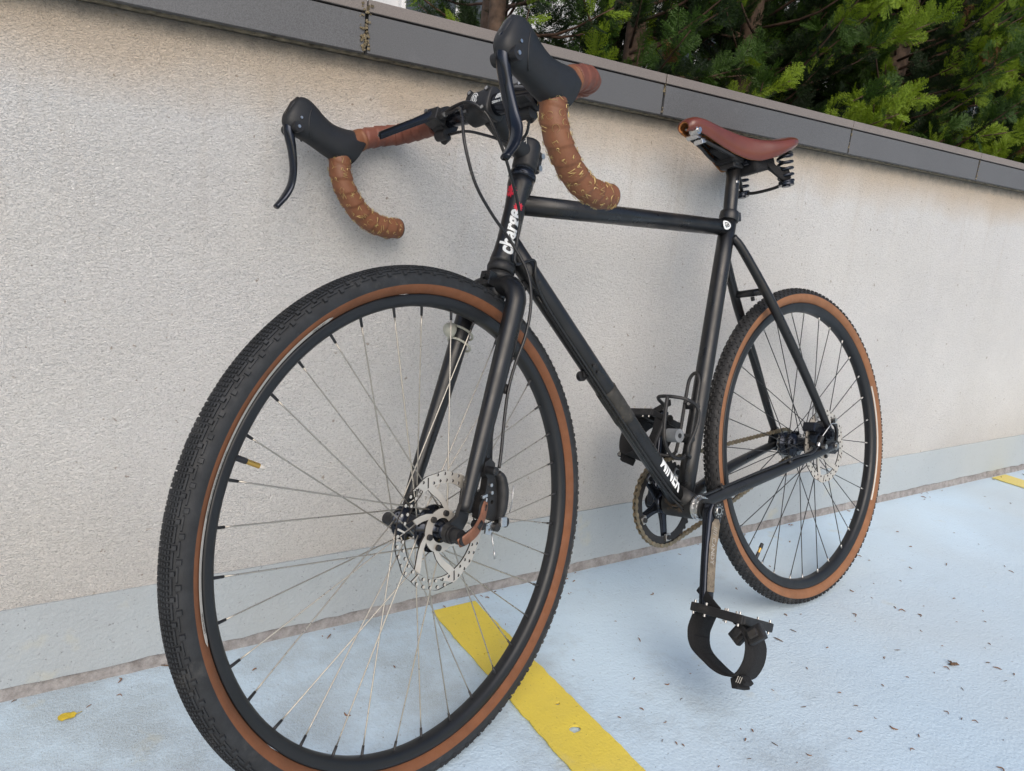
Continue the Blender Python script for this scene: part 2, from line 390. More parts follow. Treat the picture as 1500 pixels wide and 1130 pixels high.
def m_tape(name, c1, c2, perf=0):
    m = NT(name); f = m.noise(22, 5, .65); cc = m.ramp(f, ((.3, c1), (.7, c2)))
    sc = m.ramp(m.noise(60, 5, .75), ((.62, 0), (.75, .45))); cc = m.mix(sc, cc, tuple(v * .35 for v in c1))
    m.col(cc); m.b.inputs['Roughness'].default_value = .55
    m.bump(m.noise(420, 3, .6), .45, .0008); return m.m
M['tape1'] = m_tape('red_brown_tape', (.135, .042, .026), (.190, .066, .042))
M['tape2'] = m_tape('tan_leather_tape', (.140, .052, .022), (.215, .086, .038))
def m_saddle():
    m = NT('saddle_leather'); f = m.noise(14, 4, .6); cc = m.ramp(f, ((.3, (.095, .019, .010)), (.7, (.150, .034, .017))))
    m.col(cc); m.b.inputs['Roughness'].default_value = .30; m.b.inputs['Coat Weight'].default_value = .4; m.b.inputs['Coat Roughness'].default_value = .16
    m.bump(m.noise(500, 3), .12, .0005); return m.m
M['leather'] = m_saddle(); M['suede'] = basic('raw_leather', (.34, .13, .035), .8, var=.25, scale=50, bump=.5, bscale=400)

# ------------------------------------------------------------------ bicycle frames of reference
E1 = Vector((-.994038, -.109030, 0)); E3 = Vector((-.0265325, .2419002, .9699383)); NN = Vector((.1057522, -.964156, .243351)); C0 = Vector((0, -.230783, .340159))
AX = Vector((.3169825, .2646421, .9107616)); NF = Vector((.2975224, -.9395553, .1694587)); PF = Vector((-.9005568, -.2172566, .3765595)); CF = Vector((-.993189, -.345382, .351165))
RR, RF = .3507, .3561
def mat(a, b, c, o):
    a = a.normalized(); c = (c - a * c.dot(a)).normalized(); b = c.cross(a)
    m = Matrix.Identity(4)
    for i in range(3): m[i][0], m[i][1], m[i][2], m[i][3] = a[i], b[i], c[i], o[i]
    return m
MR = mat(E1, NN, E3, C0 - E3 * RR); MS = mat(PF, NF, AX, CF)
MSL = MR.inverted() @ MS                                   # steered assembly inside the bicycle
bike = empty('bicycle', None, MR, label='black road bicycle with brown bar tape leaning against the stucco wall', category='bicycle')
def B(s, l, t): return Vector((s, l, t + RR))
def steer(name, **p): return empty(name, bike, MSL, **p)
alpha = 1.21968; PPv = Vector((math.sin(alpha), 0, math.cos(alpha))); AXv = Vector((-math.cos(alpha), 0, math.sin(alpha)))
A0 = B(.9634, 0, -.0038); LV = Vector((0, 1, 0))
def Hd(q, ang=0, r=0): return A0 + AXv * q + (PPv * math.cos(ang) + LV * math.sin(ang)) * r

# ------------------------------------------------------------------ frame
fr = empty('frame', bike)
b = MB(); b.tube([Hd(q) for q in (.403, .412, .425, .445, .50, .522, .535, .5465)], [.0205, .0203, .0180, .0166, .0166, .0180, .0203, .0205], 32)
b.build('head_tube', M['black'], fr)
b = MB(); b.tube([B(.795, 0, .4705), B(.62, 0, .4703), B(.245, 0, .469)], .0160, 32); b.build('top_tube', M['black'], fr)
DT0, DT1 = B(.812, 0, .413), B(.437, 0, -.058)
b = MB(); b.tube([DT0.lerp(DT1, k / 8) for k in range(9)], .0176, 32); b.build('down_tube', M['black'], fr)
ST0, ST1 = B(.432, 0, -.063), B(.2335, 0, .4985)
b = MB(); b.tube([ST0.lerp(ST1, k / 6) for k in range(7)], .0166, 32); b.build('seat_tube', M['black'], fr)
b = MB(); b.tube([ST1.lerp(ST0, -.004), ST1.lerp(ST0, .012), ST1.lerp(ST0, .03)], [.0188, .0200, .0190], 28)
b.box(ST1 + Vector((-.022, 0, -.006)), (.014, .014, .018)); b.build('seat_clamp', M['black'], fr, bevel=.0012)
b = MB(); b.cyl(B(.432, -.034, -.063), B(.432, .034, -.063), .0218, 36)
b.tube([B(.452, 0, -.04), B(.43, 0, -.052), B(.405, 0, -.058)], [(.021, .030), (.020, .031), (.012, .030)], 20, up=(0, 0, 1)); b.build('bottom_bracket_shell', M['bbdirt'], fr)
for sg in (1, -1):
    p = spline([B(.415, sg * .022, -.062), B(.35, sg * .030, -.050), B(.22, sg * .053, -.029), B(.09, sg * .063, -.011), B(.006, sg * .0675, -.001)], 6)
    b = MB(); b.tube(p, lerps([(.0125, .010), (.0135, .009), (.0118, .0108), (.010, .010), (.0088, .0088)], len(p)), 20, up=(0, 0, 1)); b.build('chain_stay', M['black'], fr)
    p = spline([B(.246, sg * .013, .448), B(.225, sg * .022, .418), B(.165, sg * .040, .315), B(.095, sg * .052, .195), B(.040, sg * (.062 if sg < 0 else .062), .09), B(.008, sg * .066, .030)], 6)
    b = MB(); b.tube(p, lerps([.0082, .0090, .0098, .0095, .0085, .0075], len(p)), 20); b.build('seat_stay', M['black'], fr)
    b = MB(); b.plate([(-.022, -.012), (-.004, -.018), (.03, -.012), (.034, .006), (.024, .03), (.008, .042), (-.004, .036), (-.012, .014), (-.024, .006)], [circ(0, 0, .005, 10)], .006, lambda x, y, z: B(x, sg * .066 + z, y))
    b.build('dropout', M['black'], fr, bevel=.001)
b = MB(); b.tube([B(.178, -.037, .338), B(.178, .037, .338)], .0075, 14); b.cyl(B(.176, .004, .330), B(.174, .004, .322), .004, 10); b.build('stay_bridge', M['black'], fr)
# gusset and welds
b = MB(); b.tube([Hd(.425, PI, .012), B(.775, 0, .382)], [(.014, .006), (.010, .006)], 12, up=(0, 1, 0)); b.build('gusset', M['black'], fr)
# head set
hs2 = empty('headset', bike)
b = MB(); b.tube([Hd(q) for q in (.3905, .392, .3985, .4035, .4045)], [.0190, .0212, .0222, .0212, .0200], 32); b.build('lower_cup', M['matte'], hs2)
b = MB(); b.tube([Hd(q) for q in (.5465, .548, .553, .5575, .560)], [.0200, .0215, .0222, .0205, .0180], 32); b.build('upper_cup', M['gloss'], hs2)
b = MB(); b.tube([Hd(.560), Hd(.5695)], .0172, 28); b.build('spacer', M['gloss'], hs2)
b = MB(); b.tube([Hd(.3785), Hd(.3895)], [.0185, .0192], 28); b.build('crown_race', M['bbdirt'], hs2)
# lettering on the head tube, running up the tube, wrapped around it
def on_head(ang0, q0, r):
    def f(x, y): a = ang0 - y / r; rr = r + .0004; return Hd(q0 + x, a, rr)
    return f
def r_head(q):
    qs = (.403, .412, .425, .445, .50, .522, .535, .5465); rs_ = (.0205, .0203, .0180, .0166, .0166, .0180, .0203, .0205)
    return float(np.interp(q, qs, rs_))
def on_head_up(ang0, q0, r):
    def f(x, y): return Hd(q0 + x, ang0 - y / r, r_head(q0 + x) + .0005)
    return f
text_mesh('charge', .0310, on_head_up(math.radians(60), .4520, .0168), 'lettering', M['white'], fr, shear=.18, weight=.0010, cuts=.003, sx=.88, label='white lower-case lettering running up the head tube')
def splat(q0, ang0, rr, name='red_splat'):
    b = MB(); n = 26; vs = [Hd(q0, ang0, r_head(q0) + .0005)]
    for i in range(n):
        r = rr * (1 if i % 2 == 0 else .68) * R.uniform(.88, 1.12); a = 2 * PI * i / n
        vs.append(Hd(q0 + r * math.cos(a), ang0 + r * math.sin(a) / .0168, r_head(q0 + r * math.cos(a)) + .0005))
    b.add(vs, [(0, 1 + i, 1 + (i + 1) % n) for i in range(n)], 0, False)
    o = b.build(name, M['red'], fr)
    return o
splat(.5185, math.radians(12), .0105); splat(.4945, math.radians(72), .0085)
text_mesh('CAZ', .0045, lambda x, y: Hd(.4945 + x, math.radians(72) - y / .0168, .0174), 'splat_mark', M['ink'], fr, cuts=.004)
# down tube lettering (lower part, upper left side)
dd = (DT1 - DT0).normalized(); du = LV.cross(dd).normalized(); du = du if du.z > 0 else -du
def on_down(x, y, k0, a0): c = DT0.lerp(DT1, k0) + dd * x; a = a0 + y / .0178; return c + (LV * math.cos(a) + du * math.sin(a)) * .0181
text_mesh('MINER', .034, lambda x, y: on_down(x, y, .875, math.radians(20)), 'lettering', M['white'], fr, shear=-.15, weight=.0011, cuts=.004, sx=.72, label='white condensed capitals on the lower down tube')
# round country sticker on the top tube near the seat cluster
def on_top(x, y, s0=.268): a = math.radians(6) + y / .0162; return Vector((s0 - x, math.cos(a) * .0166, RR + .469 + math.sin(a) * .0166))
b = MB(); n = 28; vs = [on_top(0, 0)]; vs += [on_top(.0125 * math.cos(2 * PI * i / n), .0095 * math.sin(2 * PI * i / n)) for i in range(n)]
b.add(vs, [(0, 1 + i, 1 + (i + 1) % n) for i in range(n)], 0, False); b.build('country_sticker', M['white'], fr)
text_mesh('GB', .0120, lambda x, y: on_top(x, y) + Vector((0, .0005, .0000)), 'sticker_letters', M['ink'], fr, cuts=.003, weight=.0002)
# rubber patch and guides along the down tube
b = MB()
p0, p1 = .515, .635
rs = []
for k in range(9):
    c = DT0.lerp(DT1, p0 + (p1 - p0) * k / 8)
    rs.append([c + (LV * math.cos(a) + du * math.sin(a)) * (.0187 + .0012 * noise.noise((k, a * 2, 0))) for a in [2 * PI * j / 28 for j in range(28)]])
b.rings(rs); b.build('rubber_patch', M['patch'], fr)
def at_down(k, a, r): return DT0.lerp(DT1, k) + (LV * math.cos(a) + du * math.sin(a)) * r
for k in (.118, .43):
    b = MB(); c = at_down(k, math.radians(-100), .0235); q = at_down(k, math.radians(-55), .0195)
    b.cyl(c - LV * .004, c + LV * .004, .0085, 16); b.box(at_down(k, math.radians(-95), .018), (.013, .012, .010)); b.tube([q - dd * .011, q + dd * .011], [.0025, .0025], 8)
    b.cyl(at_down(k + .012, math.radians(-20), .016), at_down(k + .012, math.radians(-20), .0215), .003, 8); b.cyl(at_down(k - .012, math.radians(-20), .016), at_down(k - .012, math.radians(-20), .0215), .003, 8)
    b.build('cable_guide', M['matte'], fr, bevel=.0006)
# ------------------------------------------------------------------ wheels
def tyre_mesh(name, Rc, r, bead_phi, tan_phi, mats, parent, nth=180):
    prof = []; mis = []
    for i in range(41):
        ph = -bead_phi + 2 * bead_phi * i / 40; prof.append((Rc + r * math.cos(ph), -r * math.sin(ph) * -1))
    mis = [0 if abs(-bead_phi + 2 * bead_phi * (i + .5) / 40) < tan_phi else 1 for i in range(40)]
    b = MB(); b.lathe(prof, nth, mis=mis); return b.build(name, mats, parent)
def knobs(Rc, r, rows, mats, parent):
    """rows: (phi, count, length, width, height, phase)"""
    b = MB()
    for ph, cnt, ln, wd, h, phs in rows:
        for i in range(cnt):
            th = 2 * PI * (i + phs) / cnt; jw = 1 + .06 * math.sin(i * 12.9)
            er = Vector((math.cos(th), 0, math.sin(th))); et = Vector((-math.sin(th), 0, math.cos(th)))
            nn = er * math.cos(ph) + LV * math.sin(ph); ts = LV * math.cos(ph) - er * math.sin(ph)
            c = er * Rc + nn * (r - .0004); vs = []
            for hh, k in ((0, 1), (h + .0004, .80)):
                for a, d in ((-1, -1), (1, -1), (1, 1), (-1, 1)): vs.append(c + nn * hh + et * (a * ln / 2 * k * jw) + ts * (d * wd / 2 * k))
            b.add(vs, [(4, 5, 6, 7), (0, 1, 5, 4), (1, 2, 6, 5), (2, 3, 7, 6), (3, 0, 4, 7)], 0, False)
    return b.build('tread_knobs', mats, parent, kind='stuff')
def rim_mesh(ro, ri, w, parent, mat_):
    prof = [(ro, w), (ro, w - .0018), (ro - .006, w - .002), (ro - .006, -w + .002), (ro, -w + .0018), (ro, -w), (ro - .003, -w - .0004), (ri + .0062, -w + .0008), (ri + .003, -w + .003), (ri + .0006, -w + .0065), (ri, 0), (ri + .0006, w - .0065), (ri + .003, w - .003), (ri + .0062, w - .0008), (ro - .003, w + .0004)]
    b = MB(); b.lathe(prof, 180, closed=True); return b.build('rim', mat_, parent)
def spokes(nsp, ph0, rt, rbase, fl, fr_, yl, yr, offs, smat, nmat, parent):
    """one mesh per spoke and per nipple; angles measured from forward towards up"""
    cyl_me = None
    for i in range(nsp):
        th = ph0 - i * 2 * PI / nsp
        side = 1 if i % 2 == 0 else -1; tw = 1 if (i // 2) % 2 == 0 else -1
        hy, hr = (yl, fl) if side > 0 else (yr, fr_)
        a = th + tw * offs
        p_hub = Vector((hr * math.cos(a), hy + tw * .0022, hr * math.sin(a)))
        p_rim = Vector((rbase * math.cos(th), side * .0018, rbase * math.sin(th)))
        v = (p_hub - p_rim).normalized(); e = Vector((rt * math.cos(th), side * .0018, rt * math.sin(th)))
        tip = p_rim + v * (rbase - rt)
        b = MB(); b.tube([tip, tip.lerp(p_hub, .05), tip.lerp(p_hub, .94), p_hub], [.00110, .00100, .00100, .00115], 6); b.build('spoke', smat, parent)
        b = MB(); b.tube([p_rim - v * .002, p_rim + v * .002, tip], [.0024, .0020, .0017], 8); b.build('nipple', nmat, parent)
def rotor_mesh(parent, y, mats, nh=36, arms=6, hub_r=.020):
    n = 168
    outer = [((.0798 + .0009 * math.cos(14 * a)) * math.cos(a), (.0798 + .0009 * math.cos(14 * a)) * math.sin(a)) for a in [2 * PI * i / n for i in range(n)]]
    holes = [circ(0, 0, hub_r - .003, 24)]
    for k in range(arms):
        a0 = 2 * PI * k / arms; w = []
        ri, ro = .0300, .0640; tw = -.62; half_i = .36; half_o = .43
        for q in range(9): t = -half_o + 2 * half_o * q / 8; w.append((ro * math.cos(a0 + t + tw), ro * math.sin(a0 + t + tw)))
        for q in range(1, 4): f = q / 4; r = ro + (ri - ro) * f; t = half_o + (half_i - half_o) * f; ww = tw * (1 - f ** 1.4); w.append((r * math.cos(a0 + t + ww), r * math.sin(a0 + t + ww)))
        for q in range(7): t = half_i - 2 * half_i * q / 6; w.append((ri * math.cos(a0 + t), ri * math.sin(a0 + t)))
        for q in range(3, 0, -1): f = q / 4; r = ro + (ri - ro) * f; t = -(half_o + (half_i - half_o) * f); ww = tw * (1 - f ** 1.4); w.append((r * math.cos(a0 + t + ww), r * math.sin(a0 + t + ww)))
        holes.append(w)
        holes.append(circ(.0256 * math.cos(a0 + .52), .0256 * math.sin(a0 + .52), .0022, 6))
    for k in range(nh):
        if k % 6 == 5:                                     # long slanted slot
            a = 2 * PI * k / nh; pts = []
            for rr_, da in ((.0655, -.015), (.0785, .050), (.0785, .085), (.0655, .022)): pts.append((rr_ * math.cos(a + da), rr_ * math.sin(a + da)))
            holes.append(pts); continue
        for j, rr_ in enumerate((.0678, .0724, .0768)):
            a = 2 * PI * (k + j * .34) / nh
            if j == 1: continue
            holes.append(circ(rr_ * math.cos(a), rr_ * math.sin(a), .0023, 8))
    b = MB(); b.plate(outer, holes, .0023, lambda x, z, t: Vector((x, y + t, z)), 0, 1); o = b.build('brake_rotor', [mats, M['rotorshade']], parent)
    b = MB()
    for k in range(6): a = 2 * PI * k / 6 + .52; c = Vector((.0235 * math.cos(a), y, .0235 * math.sin(a))); b.cyl(c, c + LV * .005, .0042, 12)
    b.build('rotor_bolt', M['matte'], o, kind='stuff')
    return o
# front wheel (steered)
fw = steer('wheel', label='steered front wheel with steel spokes and tan-sided gravel tyre')
tyre_mesh('tyre', .3348, .0196, math.radians(147), math.radians(101), [M['rubber'], M['tan']], fw, 200)
rows = []
for k in range(-3, 4): rows.append((k * .172, 372, .0040, .0022, .0022, .12 * (k % 2)))
for sg in (1, -1):
    rows += [(sg * .70, 84, .0185, .0023, .0018, 0), (sg * .76, 84, .0050, .0052, .0026, .5), (sg * .97, 84, .0165, .0021, .0020, .45), (sg * 1.04, 84, .0056, .0058, .0030, -.05)]
knobs(.3348, .0196, rows, M['rubber'], fw)
rim_mesh(.3178, .3015, .0122, fw, M['rim'])
spokes(36, 1.43053, .2893, .3025, .029, .0225, .0205, -.034, math.radians(52), M['spoke'], M['nipb'], fw)
b = MB(); b.lathe([(.004, -.050), (.0105, -.050), (.0105, -.041), (.0135, -.0405), (.0145, -.0365), (.0262, -.0360), (.0262, -.0325), (.0160, -.030), (.0135, -.018), (.0135, .004), (.0165, .0165), (.0325, .0185), (.0325, .0222), (.0225, .024), (.0215, .032), (.0190, .0335), (.0135, .034), (.0115, .042), (.0105, .050), (.004, .050)], 36)
for sg, y, rr_ in ((1, .0205, .029), (-1, -.0342, .0225)):
    for k in range(18): a = k * 2 * PI / 18; c = Vector((rr_ * math.cos(a), y, rr_ * math.sin(a))); b.cyl(c - LV * .003, c + LV * .003, .0017, 6)
b.build('hub', M['gloss'], fw)
rotor_mesh(fw, .0368, M['rotor'])
av = 1.43053 - 7.52 * 2 * PI / 36
def radial(a, r, y=0): return Vector((r * math.cos(a), y, r * math.sin(a)))
b = MB(); b.cyl(radial(av, .302), radial(av, .287), .0036, 14); vv = b.build('valve', M['nipb'], fw)
b = MB(); b.cyl(radial(av, .287), radial(av, .270), .0031, 14); b.build('valve_stem', M['brass'], vv)
b = MB(); b.cyl(radial(av, .270), radial(av, .2625), .0034, 14, 0, .0024); b.build('valve_cap', M['cap'], vv)
# label strip on the front tyre wall
b = MB(); vs = []; n = 60; a0, a1 = 1.43053 - math.radians(39), 1.43053 - math.radians(112)
def side_pt(a, ph, Rc=.3348, r=.0203, out=.0004): rr_ = r + out; return Vector(((Rc + rr_ * math.cos(ph)) * math.cos(a), rr_ * math.sin(ph), (Rc + rr_ * math.cos(ph)) * math.sin(a)))
for i in range(n + 1):
    a = a0 + (a1 - a0) * i / n; e = min(i, n - i) / 1.6; w = .135 * min(1, math.sqrt(max(0, 1 - (1 - min(1, e)) ** 2)))
    for k in range(4): vs.append(side_pt(a, math.radians(129) + w * (k / 1.5 - 1)))
b.add(vs, [(i * 4 + k, i * 4 + k + 1, (i + 1) * 4 + k + 1, (i + 1) * 4 + k) for i in range(n) for k in range(3)], 0, True); lab = b.build('reflective_label', M['print'], fw)
def on_side(x, y, a0, ph0): return side_pt(a0 - x / .322, ph0 - y / .0203, out=.0008)
text_mesh('Panaracer', .0058, lambda x, y: on_side(-x, -y, a1 + .085, math.radians(129)), 'label_print', M['ink'], fw, cuts=.006)
text_mesh('GRAVEL', .0058, lambda x, y: on_side(-x, -y, a0 - .075, math.radians(129)), 'label_print', M['ink'], fw, cuts=.006)
text_mesh('Made in Japan  inflate to min 2.8 bar  max 4.2 bar', .0036, lambda x, y: on_side(-x, -y, (a0 + a1) / 2 - .1, math.radians(129)), 'label_print', M['ink'], fw, cuts=.006)
# rear wheel
rw = empty('wheel', bike, Matrix.Translation((0, 0, RR)), label='rear wheel with black spokes and knobbly light tan tyre')
tyre_mesh('tyre', .3318, .0170, math.radians(148), math.radians(76), [M['rubber2'], M['tan2']], rw, 200)
rows = [(0, 132, .0085, .0055, .0021, 0)]
for sg in (1, -1): rows += [(sg * .36, 132, .0080, .0048, .0021, .5), (sg * .72, 132, .0070, .0045, .0021, 0), (sg * 1.06, 132, .0062, .0048, .0021, .5)]
knobs(.3318, .0170, rows, M['rubber2'], rw)
rim_mesh(.3172, .2965, .0118, rw, M['rim'])
spokes(32, 1.48156, .2880, .2975, .026, .026, .030, -.022, math.radians(56), M['spokeb'], M['steel'], rw)
b = MB(); b.lathe([(.004, -.068), (.010, -.068), (.011, -.058), (.020, -.057), (.023, -.052), (.030, -.051), (.030, -.048), (.026, -.0475), (.027, -.036), (.0235, -.0355), (.0255, -.030), (.030, -.0245), (.0305, -.020), (.018, -.018), (.0155, -.005), (.0155, .012), (.020, .026), (.0295, .0285), (.0295, .032), (.022, .034), (.021, .042), (.014, .043), (.0105, .055), (.010, .068), (.004, .068)], 36)
b.build('hub', M['gloss'], rw)
rotor_mesh(rw, .0470, M['rotor'], 30, 6)
for y0, y1 in ((.0692, .079), (-.0692, -.079)):
    b = MB(); b.cyl((0, y0, 0), (0, y0 + (y1 - y0) * .65, 0), .0088, 6); b.cyl((0, y0, 0), (0, y1, 0), .0048, 14); b.build('axle_nut', M['steel'], rw, bevel=.0006)
ar = 1.48156 - 11.62 * 2 * PI / 32
b = MB(); b.cyl(radial(ar, .297), radial(ar, .283), .0036, 14); vv = b.build('valve', M['nipb'], rw)
b = MB(); b.cyl(radial(ar, .283), radial(ar, .272), .0030, 14); b.build('valve_stem', M['brass'], vv)
b = MB(); b.cyl(radial(ar, .272), radial(ar, .261), .0040, 14, 0, .0036); b.build('valve_cap', M['nipb'], vv)
b = MB(); vs = []; n = 40; a0, a1 = math.radians(160), math.radians(212)
for i in range(n + 1):
    a = a0 + (a1 - a0) * i / n
    for k in range(3): vs.append(side_pt(a, math.radians(131) + .10 * (k - 1), .3318, .0170))
b.add(vs, [(i * 3 + k, (i + 1) * 3 + k, (i + 1) * 3 + k + 1, i * 3 + k + 1) for i in range(n) for k in range(2)], 0, True)
for v in range(len(b.v)): x, y, z = b.v[v]; b.v[v] = (-x if False else x, y, z)
b.build('reflective_label', M['print'], rw)
# rear sprocket
def gear(cx, cz, y, r, teeth, holes, th=.0022, up=0):
    out = []
    for i in range(teeth * 4):
        a = 2 * PI * i / (teeth * 4); rr_ = r + (.0022 if i % 4 in (0, 1) else -.0022); out.append((cx + rr_ * math.cos(a), cz + rr_ * math.sin(a)))
    b = MB(); b.plate(out, holes, th, lambda x, z, t: Vector((x, y + t, z + up))); return b
gear(0, 0, -.0455, .033, 17, [circ(0, 0, .02, 20)]).build('sprocket', M['steel'], rw)

# ------------------------------------------------------------------ fork
fk = steer('fork')
def F(p, l, q): return Vector((p, l, q))
b = MB(); b.tube([F(-.0395, 0, q) for q in (.350, .362, .372, .3785)], [.0150, .0185, .0190, .0180], 28)
b.tube([F(-.036, -.030, .366), F(-.038, 0, .369), F(-.036, .030, .366)], [(.010, .012), (.014, .016), (.010, .012)], 18, up=(0, 0, 1))
b.box(F(-.018, 0, .372), (.018, .020, .022)); b.cyl(F(-.010, 0, .373), F(-.004, 0, .373), .004, 10); b.build('crown', M['black'], fk, bevel=.001)
for sg in (1, -1):
    p = spline([F(-.038, sg * .008, .368), F(-.037, sg * .030, .367), F(-.0365, sg * .0435, .352), F(-.036, sg * .0475, .325), F(-.030, sg * .0500, .22), F(-.021, sg * .0540, .10), F(-.017, sg * .0560, .030)], 7)
    b = MB(); b.tube(p, lerps([(.0155, .0155), (.0165, .0155), (.0165, .0150), (.0160, .0145), (.0145, .0130), (.0118, .0105), (.0095, .0085)], len(p)), 24, up=(1, 0, 0)); b.build('fork_blade', M['black'], fk)
    o = [(-.026, .040), (-.027, .020), (-.018, -.002), (-.010, -.012), (.004, -.013), (.012, -.006), (.012, .006), (.002, .014), (-.006, .022), (-.008, .040)]
    b = MB(); b.plate(o, [circ(0, 0, .0045, 10)], .0065, lambda x, y, z: F(x, sg * .0530 + z, y)); b.build('fork_end', M['black'], fk, bevel=.001)
# disc tabs with slots behind the left blade
b = MB(); b.plate([(-.028, .135), (-.020, .035), (-.040, .030), (-.052, .040), (-.060, .062), (-.056, .100), (-.044, .140), (-.040, .170), (-.034, .195), (-.029, .200)],
                  [[(-.033, .128), (-.045, .098), (-.048, .066), (-.034, .060), (-.031, .09)], [(-.034, .152), (-.039, .142), (-.036, .172)]], .007, lambda x, y, z: F(x, .050 + z, y)); b.build('brake_mount', M['black'], fk, bevel=.001)
b = MB(); b.tube([F(-.046, .0555, .205), F(-.046, .0555, .219)], .0022, 8); b.box(F(-.0440, .053, .212), (.010, .006, .005)); b.build('hose_guide', M['matte'], fk)
# quick release skewer
qr = steer('quick_release'); qr.matrix_local = MSL @ Matrix.Translation((.003, 0, -.002)) @ Matrix.Diagonal((.92, .96, .92, 1))
b = MB(); b.cyl(F(0, .0565, 0), F(0, .064, 0), .0135, 28); b.cyl(F(0, .0645, 0), F(0, .068, 0), .0125, 28); b.cyl(F(0, .068, 0), F(0, .082, 0), .0100, 24)
b.cyl(F(-.001, .076, -.004), F(-.001, .088, -.004), .0078, 20); b.build('skewer_head', M['matte'], qr, bevel=.0006)
p = spline([F(.004, .083, -.010), F(-.004, .0885, -.002), F(-.016, .0915, .012), F(-.028, .088, .030), F(-.035, .083, .047), F(-.037, .081, .056)], 6)
b = MB(); b.tube(p, lerps([(.0020, .0070), (.0024, .0085), (.0024, .0085), (.0022, .0075), (.0020, .0068), (.0018, .0045)], len(p)), 16, up=(0, 1, 0)); b.build('quick_release_lever', M['copper'], qr)
b = MB(); b.tube([F(-.019, .0936, .016), F(-.026, .0922, .027)], [(.0008, .0042), (.0008, .0038)], 10, up=(0, 1, 0)); b.tube([F(-.034, .0858, .043), F(-.0362, .0845, .052)], [(.0008, .0016), (.0008, .0016)], 8, up=(0, 1, 0)); b.build('lever_wear', M['matte'], qr)
b = MB(); b.cyl(F(0, -.0565, 0), F(0, -.074, 0), .0105, 18); b.build('skewer_nut', M['matte'], qr, bevel=.001)

# ------------------------------------------------------------------ brake calipers
cp = steer('brake_caliper', label='black front disc brake caliper behind the left fork blade'); cp.matrix_local = MSL @ Matrix.Translation((.004, 0, 0)) @ Matrix.Diagonal((.88, 1, .86, 1))
b = MB()
b.plate([(-.036, .118), (-.046, .128), (-.060, .122), (-.066, .100), (-.074, .085), (-.086, .070), (-.094, .046), (-.086, .030), (-.070, .034), (-.058, .028), (-.048, .030), (-.044, .050), (-.052, .075), (-.050, .095), (-.038, .104)],
        [circ(-.072, .060, .0035, 10)], .012, lambda x, y, z: F(x, .058 + z, y)); b.build('bracket', M['matte'], cp, bevel=.0012)
b = MB()
p = spline([F(-.070, .064, .108), F(-.080, .065, .100), F(-.089, .066, .080), F(-.095, .066, .054), F(-.097, .064, .034)], 6)
b.tube(p, lerps([(.006, .006), (.009, .009), (.010, .010), (.009, .009), (.006, .006)], len(p)), 20, up=(0, 1, 0)); b.build('body', M['matte'], cp)
b = MB(); b.tube([F(-.094, .0795, .094), F(-.1015, .0785, .070), F(-.1045, .0755, .050)], .0007, 6); b.build('body_scratch', M['silver'], cp)
for c, r, h in ((F(-.045, .058, .108), .0068, .022), (F(-.052, .055, .020), .0068, .018)):
    b = MB(); b.cyl(c, c + LV * h, r, 18); b.cyl(c + LV * h, c + LV * (h + .001), r * .75, 18, 0, r * .45); b.build('mounting_bolt', M['matte'], cp, bevel=.0006)
for c in (F(-.0600, .0642, .086), F(-.0655, .0642, .0745)):
    b = MB(); b.cyl(c, c + LV * .0022, .0030, 12); b.cyl(c + LV * .0022, c + LV * .0026, .0016, 8); b.build('screw', M['silver'], cp)
b = MB(); b.box(F(-.095, .074, .033), (.014, .006, .016), Matrix.Rotation(.25, 3, 'Y')); b.build('cable_clamp', M['silver'], cp, bevel=.001)
b = MB(); b.cyl(F(-.103, .058, .033), F(-.103, .074, .033), .0085, 18); b.cyl(F(-.088, .056, .022), F(-.088, .072, .022), .007, 18); b.build('lever_arm', M['matte'], cp, bevel=.001)
b = MB(); b.plate([(-.066, .024), (-.078, .030), (-.086, .020), (-.080, .008), (-.068, .008)], [circ(-.075, .016, .0026, 8), circ(-.068, .022, .0013, 6)], .003, lambda x, y, z: F(x, .066 + z, y)); b.build('arm_plate', M['silver'], cp, bevel=.0006)
b = MB(); b.box(F(-.046, .068, .066), (.012, .004, .005), Matrix.Rotation(.5, 3, 'Y')); b.box(F(-.049, .070, .058), (.003, .004, .012)); b.build('pad_clip', M['silver'], cp, bevel=.0006)
b = MB(); b.tube([F(-.084, .066, .012), F(-.090, .069, -.006), F(-.097, .071, -.024)], .0009, 6); b.tube([F(-.094, .0705, -.016), F(-.098, .071, -.027)], .0015, 8); b.build('cable_end', M['silver'], cp)

rc = empty('brake_caliper', bike, None, label='black rear disc brake caliper with bright cable fittings above the left chain stay')
b = MB(); b.plate([(.018, .004), (.050, .000), (.068, .010), (.064, .034), (.050, .052), (.026, .058), (.010, .046), (-.004, .030), (.002, .014)], [circ(.03, .030, .012, 18), circ(.052, .014, .004, 10)], .012, lambda x, y, z: B(x, .058 + z, y)); b.build('bracket', M['matte'], rc, bevel=.001)
b = MB(); b.cyl(B(.030, .050, .030), B(.030, .076, .030), .0155, 24); b.cyl(B(.030, .076, .030), B(.030, .082, .030), .0105, 20); b.cyl(B(.030, .082, .030), B(.030, .086, .030), .006, 12)
b.box(B(.052, .052, .044), (.034, .028, .020), Matrix.Rotation(-.35, 3, 'Y')); b.box(B(.060, .062, .022), (.018, .020, .026), Matrix.Rotation(.3, 3, 'Y')); b.build('body', M['gloss'], rc, bevel=.0025)
b = MB(); b.plate([(.004, .012), (-.002, .030), (.002, .048), (.018, .058), (.020, .052), (.008, .043), (.005, .030), (.010, .014)], [], .005, lambda x, y, z: B(x, .078 + z, y)); b.build('lever_arm', M['matte'], rc, bevel=.001)
